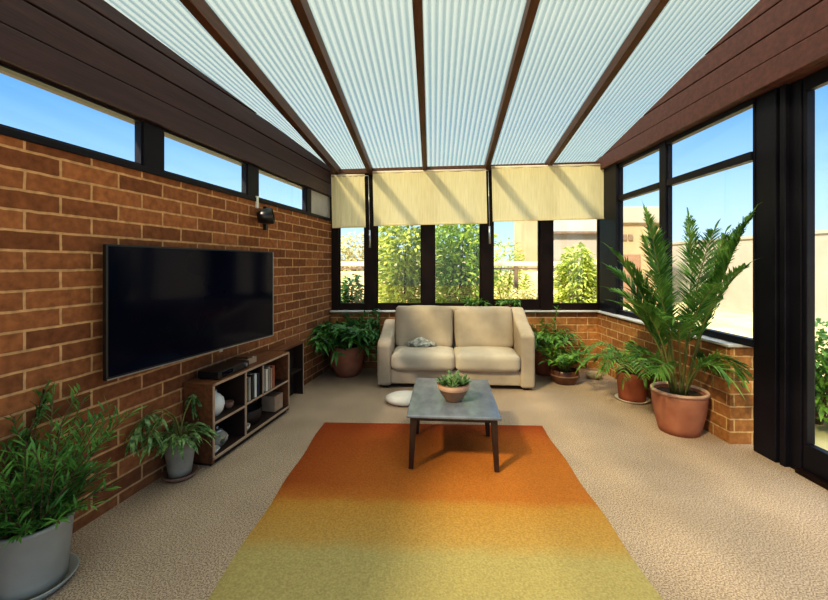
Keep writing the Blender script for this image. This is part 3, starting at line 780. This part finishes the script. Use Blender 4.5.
# bunched throw on the left seat
PL = Vector((bx(421, 5.17), 5.13, .425))
bm = bmesh.new(); bmesh.ops.create_icosphere(bm, subdivisions=4, radius=1)
for v in bm.verts:
    p = v.co.copy(); lob = .8 + .25 * math.cos(2.2 * p.x * 2)
    q = Vector((p.x * .18, p.y * .085, max(p.z, -.45) * .075 * lob + .025)); q += p * noise.noise(p * 2.6) * .028
    v.co = q
mb = MB(); bm.verts.index_update(); mb.add([v.co.copy() for v in bm.verts], [[v.index for v in f.verts] for f in bm.faces]); bm.free()
zmin = min(v[2] for v in mb.v); mb.v = [(a, b, c - zmin) for a, b, c in mb.v]
tag(mb.build('folded_throw', M['scarf'], smooth=True, loc=PL, rz=rz), 'small bunched grey patterned cloth on the left seat of the sofa', 'cloth')
# floor cushion
PL = (bx(406, 4.30) , 4.33, 0)
mb = MB(); mb.lathe([(0, 0), (.12, 0), (.175, .012), (.205, .04), (.20, .066), (.16, .088), (.09, .098), (0, .10)], 40)
mb.v = [(a * 1.1, b * .85, c) for a, b, c in mb.v]
tag(mb.build('floor_cushion', M['cushion_w'], smooth=True, loc=PL), 'flat round off white cushion on the floor in front of the sofa', 'cushion')

# ------------------------------------------------------------------ rug
RW = 2.03; rug_rz = math.radians(-2.2)
RC = Vector((.166, 3.74, 0)); RL = 2.45
n, m_ = 40, 48
mb = MB()
for j in range(m_ + 1):
    for k in range(n + 1):
        x = -RW / 2 + RW * k / n; y = -RL * j / m_
        e = .006 * math.sin(y * 9 + 1) if k in (0, n) else 0
        ed = k in (0, n) or j in (0, m_)
        mb.v.append((x + e, y, .004 if ed else .014 + .0025 * noise.noise(Vector((x * 3, y * 3, 1)))))
for j in range(m_):
    for k in range(n): mb.f.append((j * (n + 1) + k, (j + 1) * (n + 1) + k, (j + 1) * (n + 1) + k + 1, j * (n + 1) + k + 1))
tag(mb.build('rug', rugmat(-RL, 0), smooth=True, loc=RC, rz=rug_rz), 'large ombre rug fading from burnt orange to pale yellow green', 'rug')

# ------------------------------------------------------------------ coffee table
TZ = .42
tz = math.radians(-4.5)
tb = thing('coffee_table', 'low rectangular coffee table with grey top and thin dark legs on the rug', 'coffee table', (.318, 3.305, 0), tz)
TW, TL = .675, .95
mb = MB(); mb.box(-TW / 2, TW / 2, -TL / 2, TL / 2, TZ - .022, TZ); mb.build('tabletop', M['tabletop'], tb, bevel=.008, seg=3)
mb = MB(); mb.box(-TW / 2 + .05, TW / 2 - .05, -TL / 2 + .06, TL / 2 - .25, TZ - .06, TZ - .022); mb.build('apron', M['dark_wood'], tb)
for sx in (-1, 1):
    for y in (-TL / 2 + .055, TL / 2 - .30):
        mb = MB(); x = sx * (TW / 2 - .05); x2 = sx * (TW / 2 - .03)
        a, b = .024, .017; vs = []
        for (xx, r, z) in ((x2, b, .0172), (x, a, TZ - .022)):
            vs += [(xx - r, y - r, z), (xx + r, y - r, z), (xx + r, y + r, z), (xx - r, y + r, z)]
        mb.add(vs, [(0, 3, 2, 1), (4, 5, 6, 7), (0, 1, 5, 4), (1, 2, 6, 5), (2, 3, 7, 6), (3, 0, 4, 7)])
        mb.build('leg', M['dark_wood'], tb, bevel=.003)
# succulent bowl
PL = (bx(453, 3.20), 3.17, TZ)
o = thing('potted_succulent', 'succulent with pale pointed leaves in a brown bowl on the coffee table', 'potted plant', PL)
mb = MB(); mb.lathe([(0, 0), (.062, 0), (.066, .012), (.098, .055), (.122, .105), (.126, .135), (.122, .142), (.112, .138), (.108, .11)], 40); po = mb.build('pot', M['bowl'], o, smooth=True)
mb = MB(); mb.lathe([(.119, .095), (.124, .102), (.128, .120), (.1275, .135)], 40, caps=False); mb.build('band', M['terra_rim'], po, smooth=True)
mb = MB(); mb.lathe([(0, .125), (.06, .122), (.110, .115)], 28); mb.build('soil', M['soil'], po, smooth=True)
fol = MB()
for cx_, cy_, sc in ((0, 0, 1.15), (-.07, -.02, .9), (.07, -.01, .95), (.01, .06, .8), (-.02, -.07, .7)):
    for k in range(18):
        a = k * 2.4; tl = .25 + .09 * k
        fol.leaf((cx_ + math.cos(a) * .008, cy_ + math.sin(a) * .008, .118), (math.cos(a) * tl, math.sin(a) * tl, 1), .125 * sc * (1 - .018 * k), .034 * sc, .1, 4, .35, power=.9)
fol.build('foliage', M['leaf_succ'], o, smooth=True)

# ------------------------------------------------------------------ television
TVW, TVH = 1.52, .79
tvL, tvR = Vector((-1.777, 2.30, 0)), Vector((-1.332, 3.752, 0))
ta = math.atan2((tvR - tvL).y, (tvR - tvL).x); tc_ = (tvL + tvR) / 2
tv = thing('television', 'large black flat screen television mounted on the brick wall', 'television', (tc_.x, tc_.y, .825), ta)
mb = MB(); mb.box(-TVW / 2, TVW / 2, -.012, .022, 0, TVH); tvc = mb.build('casing', M['black'], tv, bevel=.006)
mb = MB(); mb.box(-TVW / 2 + .012, TVW / 2 - .012, -.0145, -.011, .022, TVH - .012); mb.build('screen', M['screen'], tv)
mb = MB(); mb.box(-TVW / 2 + .004, TVW / 2 - .004, -.016, -.011, .003, .010); mb.box(TVW / 2 - .006, TVW / 2 + .001, -.016, .0, .003, TVH - .004); mb.build('metal_trim', M['silver'], tvc)
mb = MB(); mb.box(.09, .125, -.020, -.012, -.012, .012); mb.build('badge', M['silver'], tvc, bevel=.003)
mb = MB(); mb.box(-.4, .4, .022, .05, .15, .55); mb.build('back_housing', M['black'], tv, bevel=.01)
# arm to the wall
mid = tc_; nrm = (mid - Vector((X0W, 0, 0))).dot(NW)
mb = MB(); mb.box(-.12, .12, .05, .085, .24, .46); mb.tube([(0, .06, .35), (0, nrm - .03, .35)], .025, 8); mb.build('wall_bracket', M['black'], tv)

# ------------------------------------------------------------------ television cabinet
c0, c1 = 2.706 + 0, 1.581    # distances from the old corner (5.66 deep) along the wall
xA = 5.66 * LN - 2.706; xB = 5.66 * LN - 1.581
CH, CD0, CD1 = .61, .012, .268
cab = thing('television_cabinet', 'low walnut cabinet with open shelves below the television', 'cabinet', LP(xA, 0, 0), ANG)
CWd = xB - xA; yF, yBk = -CD1, -CD0; t = .022
def part(nm, mat, *boxes, bev=.002):
    mb = MB()
    for b in boxes: mb.box(*b)
    return mb.build(nm, mat, cab, bevel=bev)
part('side_panel', M['cab_wood'], (0, t, yF + .006, yBk, .02, CH - t)); part('side_panel', M['cab_wood'], (CWd - t, CWd, yF + .006, yBk, .02, CH - t))
part('cabinet_top', M['cab_wood'], (-.005, CWd + .005, yF + .006, yBk, CH - t, CH))
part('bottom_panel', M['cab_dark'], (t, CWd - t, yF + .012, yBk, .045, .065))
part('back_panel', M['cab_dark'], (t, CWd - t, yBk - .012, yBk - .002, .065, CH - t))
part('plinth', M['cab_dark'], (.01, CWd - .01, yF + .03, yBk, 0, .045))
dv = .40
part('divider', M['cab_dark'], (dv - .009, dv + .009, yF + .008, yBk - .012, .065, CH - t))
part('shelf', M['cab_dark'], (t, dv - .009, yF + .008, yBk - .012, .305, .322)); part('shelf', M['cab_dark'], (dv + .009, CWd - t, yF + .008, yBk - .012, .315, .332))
dv2 = .655
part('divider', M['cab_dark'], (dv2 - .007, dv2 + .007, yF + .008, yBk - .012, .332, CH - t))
e0, e1 = yF - .001, yF + .009
part('front_edging', M['cab_edge'], (0, .018, e0, e1, .045, CH), (CWd - .018, CWd, e0, e1, .045, CH), (0, CWd, e0, e1, CH - .018, CH), (0, CWd, e0, e1, .045, .066),
     (dv - .010, dv + .010, e0, e1, .066, CH - .018), (.018, dv - .010, e0, e1, .305, .322), (dv + .010, CWd - .018, e0, e1, .315, .332), (dv2 - .007, dv2 + .007, e0, e1, .332, CH - .018))
def CP(x, n, z): return LP(xA + x, n, z)
# shelf contents
o = MB().lathe([(0, 0), (.05, 0), (.075, .03), (.088, .08), (.08, .125), (.055, .155), (.03, .17), (.032, .19), (.026, .192), (.02, .175), (0, .17)], 32)
o = o.build('vase', M['white_c'], smooth=True, loc=CP(.15, .145, .322)); tag(o, 'rounded white vase in the upper left cabinet opening', 'vase')
o = MB().lathe([(0, 0), (.022, 0), (.036, .02), (.04, .05), (.037, .055), (.033, .022), (0, .012)], 24).build('cup', M['saucer_b'], smooth=True, loc=CP(.31, .17, .322)); tag(o, 'small brown cup beside the white vase in the cabinet', 'cup')
o = thing('teapot', 'round grey teapot in the lower left cabinet opening', 'teapot', CP(.19, .15, .065))
MB().lathe([(0, 0), (.05, 0), (.08, .04), (.078, .08), (.045, .115), (0, .12)], 28).build('body', M['stone'], o, smooth=True)
MB().lathe([(.042, .113), (.046, .12), (.02, .132), (.008, .135), (.014, .15), (0, .157)], 20).build('lid', M['silver'], o, smooth=True)
MB().tube([(.06, -.04, .05), (.095, -.055, .07), (.115, -.065, .11)], [.018, .013, .009], 8).build('spout', M['stone'], o, smooth=True)
MB().tube([(-.055, .03, .09), (-.10, .05, .095), (-.11, .055, .06), (-.07, .04, .035)], .008, 8).build('handle', M['stone'], o, smooth=True)
o = MB().lathe([(0, 0), (.03, 0), (.055, .03), (.052, .034), (.028, .008), (0, .006)], 24).build('dish', M['white_c'], smooth=True, loc=CP(.075, .20, .065)); tag(o, 'small pale dish left of the grey teapot in the cabinet', 'dish')
o = thing('basket', 'dark woven basket in the lower right cabinet opening', 'basket', CP(.66, .14, .065), ANG)
mb = MB(); mb.lathe([(0, 0), (.085, 0), (.10, .06), (.105, .13), (.098, .13), (.092, .06), (.08, .012), (0, .01)], 24); mb.v = [(a * 1.2, b * .8, c) for a, b, c in mb.v]; mb.build('basket_body', M['cab_dark'], o, smooth=True)
MB().tube([(.1 * math.cos(a), 0, .13 + .06 * math.sin(a)) for a in [PI * k / 10 for k in range(11)]], .006, 6).build('handle', M['dark_wood'], o, smooth=True)
o = MB().lathe([(0, 0), (.03, 0), (.05, .025), (.056, .05), (.05, .05), (.044, .028), (0, .012)], 24).build('bowl', M['saucer_w'], smooth=True, loc=CP(.475, .19, .065)); tag(o, 'small cream bowl left of the dark basket in the cabinet', 'bowl')
mb = MB(); mb.box(-.075, .075, -.075, .075, 0, .15); o = mb.build('storage_box', M['cab_edge'], loc=CP(1.0, .15, .065), rz=ANG, bevel=.006); tag(o, 'tan box right of the dark basket in the cabinet', 'box')
books = [(.470, .030, .20, 'stone', 'grey spined book at the left end of the upper shelf'), (.512, .034, .215, 'black', 'thick black spined book second from the left on the upper shelf'),
         (.560, .022, .205, 'white_c', 'white spined book in the left half of the upper shelf'), (.600, .034, .20, 'leafnavy', 'dark navy spined book right of the white book on the upper shelf'),
         (.735, .030, .20, 'saucer_w', 'cream spined book left of centre in the right half of the upper shelf'), (.772, .026, .215, 'stone', 'grey spined book next to the cream book on the upper shelf'),
         (.810, .030, .19, 'cab_edge', 'tan spined book in the right half of the upper shelf'), (.850, .034, .205, 'terra_d', 'brown red spined book at the right end of the upper shelf row')]
M['leafnavy'] = pmat('navy_cover', srgb(30, 36, 54), srgb(38, 44, 64), .6, 6)
M['paper'] = pmat('paper', srgb(214, 206, 190), srgb(224, 216, 200), .9, 30)
for (x, w, h, mt, lab) in books:
    o = thing('book', lab, 'book', CP(x, .172, .332), ANG, 'books on the upper cabinet shelf')
    mb = MB(); mb.box(-w / 2, -w / 2 + .003, -.08, .07, 0, h); mb.box(w / 2 - .003, w / 2, -.08, .07, 0, h); mb.box(-w / 2, w / 2, -.083, -.079, 0, h); mb.build('cover', M[mt], o)
    mb = MB(); mb.box(-w / 2 + .003, w / 2 - .003, -.079, .066, .004, h - .004); mb.build('pages', M['paper'], o)
# on top of the cabinet
o = thing('media_player', 'flat black media box on top of the cabinet below the television', 'media box', CP(.30, .14, CH), ANG)
mb = MB(); mb.box(-.2, .2, -.09, .09, .008, .06); mb.build('casing', M['black'], o, bevel=.004)
mb = MB(); mb.box(-.15, -.02, -.0925, -.089, .02, .048); mb.build('display', M['screen'], o)
for k in range(4): MB().box(-.19 + .36 * (k % 2), -.17 + .36 * (k % 2), -.08 + .14 * (k // 2), -.06 + .14 * (k // 2), 0, .008).build('foot', M['black'], o)
MB().tube([(.15, -.089, .034), (.15, -.1, .034)], .014, 12).build('knob', M['silver'], o)
o = thing('wooden_box', 'small light brown wooden box on the cabinet right of the media box', 'box', CP(.62, .12, CH), ANG)
mb = MB(); mb.box(-.07, .07, -.06, .06, 0, .055); mb.build('box_body', M['cab_edge'], o, bevel=.003)
mb = MB(); mb.box(-.073, .073, -.063, .063, .055, .072); lid = mb.build('lid', M['cab_wood'], o, bevel=.003); MB().box(-.012, .012, -.07, -.062, .05, .066).build('clasp', M['silver'], lid)
# slim shelf unit beyond
sxA, sxB = xB + .02, wl(4.66)
o = thing('slim_shelf_unit', 'slim dark wooden shelf unit against the wall beyond the television cabinet', 'shelf unit', LP(sxA, 0, 0), ANG)
W = sxB - sxA
for nm, mt, b in (('unit_top', 'cab_wood', (-.0, W + .01, -.145, -.01, .585, .61)), ('side_panel', 'cab_dark', (0, .02, -.14, -.01, 0, .585)), ('side_panel', 'cab_dark', (W - .02, W, -.14, -.01, 0, .585)), ('front_edging', 'cab_edge', (W - .018, W - .004, -.146, -.139, 0, .585)),
                  ('back_panel', 'cab_dark', (.02, W - .02, -.03, -.01, 0.0, .585)), ('shelf', 'cab_dark', (.02, W - .02, -.13, -.03, .28, .30))):
    mb = MB(); mb.box(*b); mb.build(nm, M[mt], o, bevel=.002)

# wall lamp
Yl = on_wall(256)
lamp = thing('wall_spotlight', 'small dark swivel spotlight on the brick wall above the television', 'wall lamp', LP(wl(Yl), 0, 1.965), ANG); lamp.scale = (1.2, 1.2, 1.2)
MB().box(.10, .135, -.03, -.001, -.10, .10).build('wall_plate', M['black'], lamp, bevel=.004)
MB().tube([(.115, -.02, 0), (.07, -.07, .0), (.02, -.09, .0)], .009, 8).build('arm', M['silver'], lamp, smooth=True)
mb = MB(); mb.lathe([(0, -.07), (.045, -.065), (.06, -.03), (.068, .05), (.06, .055), (.05, .0), (0, -.02)], 24)
xf(mb, Matrix.Translation((-.01, -.10, 0)) @ Matrix.Rotation(math.radians(80), 4, 'X') @ Matrix.Rotation(.4, 4, 'Y')); lh = mb.build('lamp_head', M['black'], lamp, smooth=True)
mb = MB(); mb.lathe([(0, -.01), (.028, 0), (.034, .02), (.02, .045), (0, .05)], 16)
xf(mb, Matrix.Translation((-.01, -.10, 0)) @ Matrix.Rotation(math.radians(80), 4, 'X') @ Matrix.Rotation(.4, 4, 'Y')); mb.build('bulb', M['silver'], lh, smooth=True)
MB().box(-.012, .010, -.02, -.001, .07, .17).build('cable_cover', M['white_c'], lamp, bevel=.003)

# rock on the floor by the back wall
bm = bmesh.new(); bmesh.ops.create_icosphere(bm, subdivisions=3, radius=1)
for v in bm.verts:
    p = v.co.copy(); q = Vector((p.x * .10, p.y * .08, p.z * .055)); q *= 1 + .28 * noise.noise(p * 1.4 + Vector((3, 1, 5))); v.co = q
mb = MB(); bm.verts.index_update(); mb.add([v.co.copy() for v in bm.verts], [[v.index for v in f.verts] for f in bm.faces]); bm.free()
zmin = min(v[2] for v in mb.v); mb.v = [(a, b, max(0, c - zmin - .008)) for a, b, c in mb.v]
tag(mb.build('rock', M['rock'], smooth=True, loc=(2.36, 5.25, 0)), 'small tan rock on the floor between two potted plants', 'rock')

# ------------------------------------------------------------------ outside
GZ = -.22
def bush(name, label, loc, w, h, n, leaf, ll=.16, lw=.05, cat='bush', group=None, shape=1.0, low=0.0):
    o = thing(name, label, cat, (loc[0], loc[1], GZ), 0, group)
    fol = MB(); st = MB()
    for k in range(7):
        a = k * 2.4; st.tube(curve_pts((0, 0, 0), (math.cos(a) * .35 * w / h, math.sin(a) * .35 * w / h, 1), h * .75, .3, 6), [.03 * (1 - .8 * j / 6) for j in range(7)], 5)
    lumps = [(R.uniform(-.5, .5), R.uniform(-.5, .5), R.uniform(.2, .9)) for _ in range(14)]
    for k in range(n):
        a = R.random() * 2 * PI; u = R.uniform(-1, 1); r = R.random() ** .4; s = math.sqrt(1 - u * u)
        zc = .5 + .5 * u * r
        rr = (.5 * r * s) * (1 + .35 * noise.noise(Vector((math.cos(a) * 2, math.sin(a) * 2, u * 3 + loc[0]))))
        rr *= (1 - (1 - shape) * zc)
        p = Vector((math.cos(a) * rr * w, math.sin(a) * rr * w, low + zc * (h - low)))
        dd = Vector((math.cos(a), math.sin(a), R.uniform(-.3, 1.4))) + Vector((R.uniform(-.6, .6), R.uniform(-.6, .6), 0))
        fol.leaf(p, dd, ll * R.uniform(.7, 1.3), lw, .4, 2, .2, R.uniform(-.8, .8))
    fol.build('foliage', leaf, o); st.build('stem', M['bark'], o, smooth=True)
    return o
def ox(px, Y): return (px - CX) / F * Y
bush('garden_bush', 'tall yellow green bush outside the second back window from the left', (ox(404, 7.5), 7.5), 1.15, 3.0, 4200, M['leaf_bush'], .16, .06)
bush('garden_bush', 'dense green bush filling the middle back window', (ox(458, 8.8), 8.8), 1.45, 3.2, 5200, M['leaf_bush2'], .17, .065)
bush('garden_bush', 'rounded bright bush outside the rightmost back window', (ox(577, 8.3), 8.3), 1.12, 2.15, 3800, M['leaf_bush'], .14, .055, shape=.7)
bush('garden_bush', 'thin pale bush outside the fourth back window behind the rail', (ox(506, 11.6), 11.6), 1.3, 2.45, 1500, M['leaf_bush'], .18, .06)
bush('garden_bush', 'low dry bush below the rail outside the fourth back window', (ox(523, 8.2), 8.2), .9, 1.2, 1600, M['leaf_dry'], .15, .05)
bush('garden_bush', 'dark green shrub outside the leftmost back window', (ox(352, 6.4), 6.4), .4, 1.6, 1300, M['leaf_dark'], .13, .05)
bush('garden_bush', 'hazy tan tree far off in the leftmost back window', (ox(356, 15), 15), 2.0, 2.9, 2600, M['leaf_dry'], .24, .09, cat='tree')
bush('garden_bush', 'low green shrub outside the right corner window', (ox(636, 6.9), 6.9), .8, .95, 1500, M['leaf_olive'], .15, .05)
bush('garden_bush', 'low green shrub outside the second right window', (ox(702, 5.6), 5.6), .9, .75, 1500, M['leaf_dark'], .14, .045)
bush('garden_bush', 'green shrub outside the glass door', (4.35, 4.3), .9, 1.1, 1500, M['leaf_mid'], .14, .05)
# fence
fy = 10.2
fe = thing('garden_fence', 'pale topped rail fence across the garden behind the bushes', 'fence', (0, fy, GZ))
xs = [ox(p, fy) for p in (330, 397, 455, 516, 575, 610)]
mb = MB(); mb.box(xs[0] - .3, xs[-1] + .3, -.05, .05, 1.66, 1.78); mb.build('top_rail', M['fence_w'], fe, bevel=.01)
for x in xs: MB().box(x - .045, x + .045, -.04, .04, 0, 1.66).build('post', M['fence_b'], fe)
mb = MB(); mb.box(xs[0] - .3, xs[-1] + .3, -.02, .02, 1.58, 1.625); mb.build('lower_rail', M['fence_b'], fe)
# dry stone garden wall behind the fence
mb = MB(); mb.box(-3.6, 5.2, 13.2, 13.5, GZ, 1.25); tag(mb.build('garden_wall', M['drywall'], bevel=.03), 'low tan stone garden wall behind the rail fence', 'garden wall')
# buildings
b = thing('neighbour_building', 'tan flat roofed building with a brown garage door outside the right windows', 'building', (0, 0, GZ))
Yb = 16
mb = MB(); mb.box(ox(609, Yb), ox(668, Yb), Yb, Yb + .9, 0, 3.35); mb.build('wall', M['render_tan'], b)
mb = MB(); mb.box(ox(608, Yb), ox(669, Yb), Yb - .12, Yb + 1, 3.35, 4.0); mb.build('parapet', M['render_white'], b, bevel=.03)
mb = MB(); mb.box(ox(617, Yb), ox(640, Yb), Yb - .04, Yb + .02, 0.2, 2.1); mb.build('garage_door', M['garage'], b)
for p in (622, 628): MB().box(ox(p, Yb), ox(p + 4, Yb), Yb - .06, Yb, 2.68, 2.9).build('vent', M['fence_b'], b)
b = thing('neighbour_building', 'pale building with a long dark eave line behind the rightmost bush', 'building', (0, 0, GZ))
Yb = 21
mb = MB(); mb.box(ox(545, Yb), 10.6, Yb, Yb + 5, 0, 3.3); mb.build('wall', M['render_white'], b)
mb = MB(); mb.box(ox(545, Yb) - .1, 10.7, Yb - .25, Yb + 5, 3.3, 3.42); mb.build('eave', M['fence_b'], b)
mb = MB(); mb.box(ox(545, Yb), 10.6, Yb + .3, Yb + 5, 3.42, 4.6); mb.build('upper_wall', M['render_grey'], b)
b = thing('neighbour_building', 'narrow tan tower like building outside the fourth back window', 'building', (0, 0, GZ))
Yb = 17
mb = MB(); mb.box(ox(526, Yb), ox(548, Yb), Yb, Yb + 2, 0, 4.1); mb.build('wall', M['render_tan'], b)
mb = MB(); mb.box(ox(525, Yb), ox(549, Yb), Yb - .06, Yb + 2.06, 4.1, 4.3); mb.build('cornice', M['render_white'], b)
mb = MB(); mb.box(12.0, 12.3, 4, 19, GZ, 2.40); mb.box(11.95, 12.35, 3.95, 19.05, 2.40, 2.5); tag(mb.build('boundary_wall', M['render_white']), 'long pale boundary wall outside the second right window', 'wall')

# ------------------------------------------------------------------ light
sun = bpy.data.lights.new('sun', 'SUN'); sun.energy = 8; sun.angle = math.radians(5.0); sun.color = (1, .85, .63)
so_ = bpy.data.objects.new('sun', sun); COL.objects.link(so_); so_.location = (-5, -5, 8)
so_.rotation_euler = Vector((.95, 1.0, -1.25)).to_track_quat('-Z', 'Y').to_euler()
w = bpy.data.worlds.new('sky'); scene.world = w; w.use_nodes = True
nt = w.node_tree; N, L = nt.nodes, nt.links; N.clear()
out = N.new('ShaderNodeOutputWorld'); bg = N.new('ShaderNodeBackground'); L.new(bg.outputs[0], out.inputs[0])
tc = N.new('ShaderNodeTexCoord'); sp = N.new('ShaderNodeSeparateXYZ'); L.new(tc.outputs['Generated'], sp.inputs[0])
cr = N.new('ShaderNodeValToRGB'); e = cr.color_ramp.elements
e[0].position = 0; e[0].color = (.70, .84, .93, 1); e[1].position = 1; e[1].color = (2.7, 2.95, 3.2, 1)
for pos, c in ((.04, (.60, .78, .90, 1)), (.14, (.42, .67, .88, 1)), (.32, (.13, .36, .74, 1)), (.42, (.20, .38, .62, 1)), (.62, (.46, .58, .68, 1)), (.74, (1.9, 2.15, 2.4, 1))):
    k = e.new(pos); k.color = c
L.new(sp.outputs[2], cr.inputs[0])
mp = N.new('ShaderNodeMapping'); mp.inputs['Scale'].default_value = (1, 1, 3.5); L.new(tc.outputs['Generated'], mp.inputs[0])
nz = N.new('ShaderNodeTexNoise'); nz.inputs['Scale'].default_value = 2.2; nz.inputs['Detail'].default_value = 5; L.new(mp.outputs[0], nz.inputs['Vector'])
c2 = N.new('ShaderNodeValToRGB'); c2.color_ramp.elements[0].position = .54; c2.color_ramp.elements[1].position = .8; c2.color_ramp.elements[1].color = (.22, .22, .22, 1)
L.new(nz.outputs['Fac'], c2.inputs[0])
mx = N.new('ShaderNodeMix'); mx.data_type = 'RGBA'; L.new(c2.outputs[0], mx.inputs[0]); L.new(cr.outputs[0], mx.inputs[6]); mx.inputs[7].default_value = (.8, .86, .92, 1)
L.new(mx.outputs[2], bg.inputs[0]); bg.inputs['Strength'].default_value = 1.0

cy = scene.cycles
cy.use_denoising = True
cy.max_bounces = 12; cy.diffuse_bounces = 6; cy.transparent_max_bounces = 16; cy.transmission_bounces = 6; cy.sample_clamp_indirect = 8
scene.view_settings.view_transform = 'Standard'
scene.view_settings.look = 'Medium High Contrast'
scene.view_settings.exposure = .3
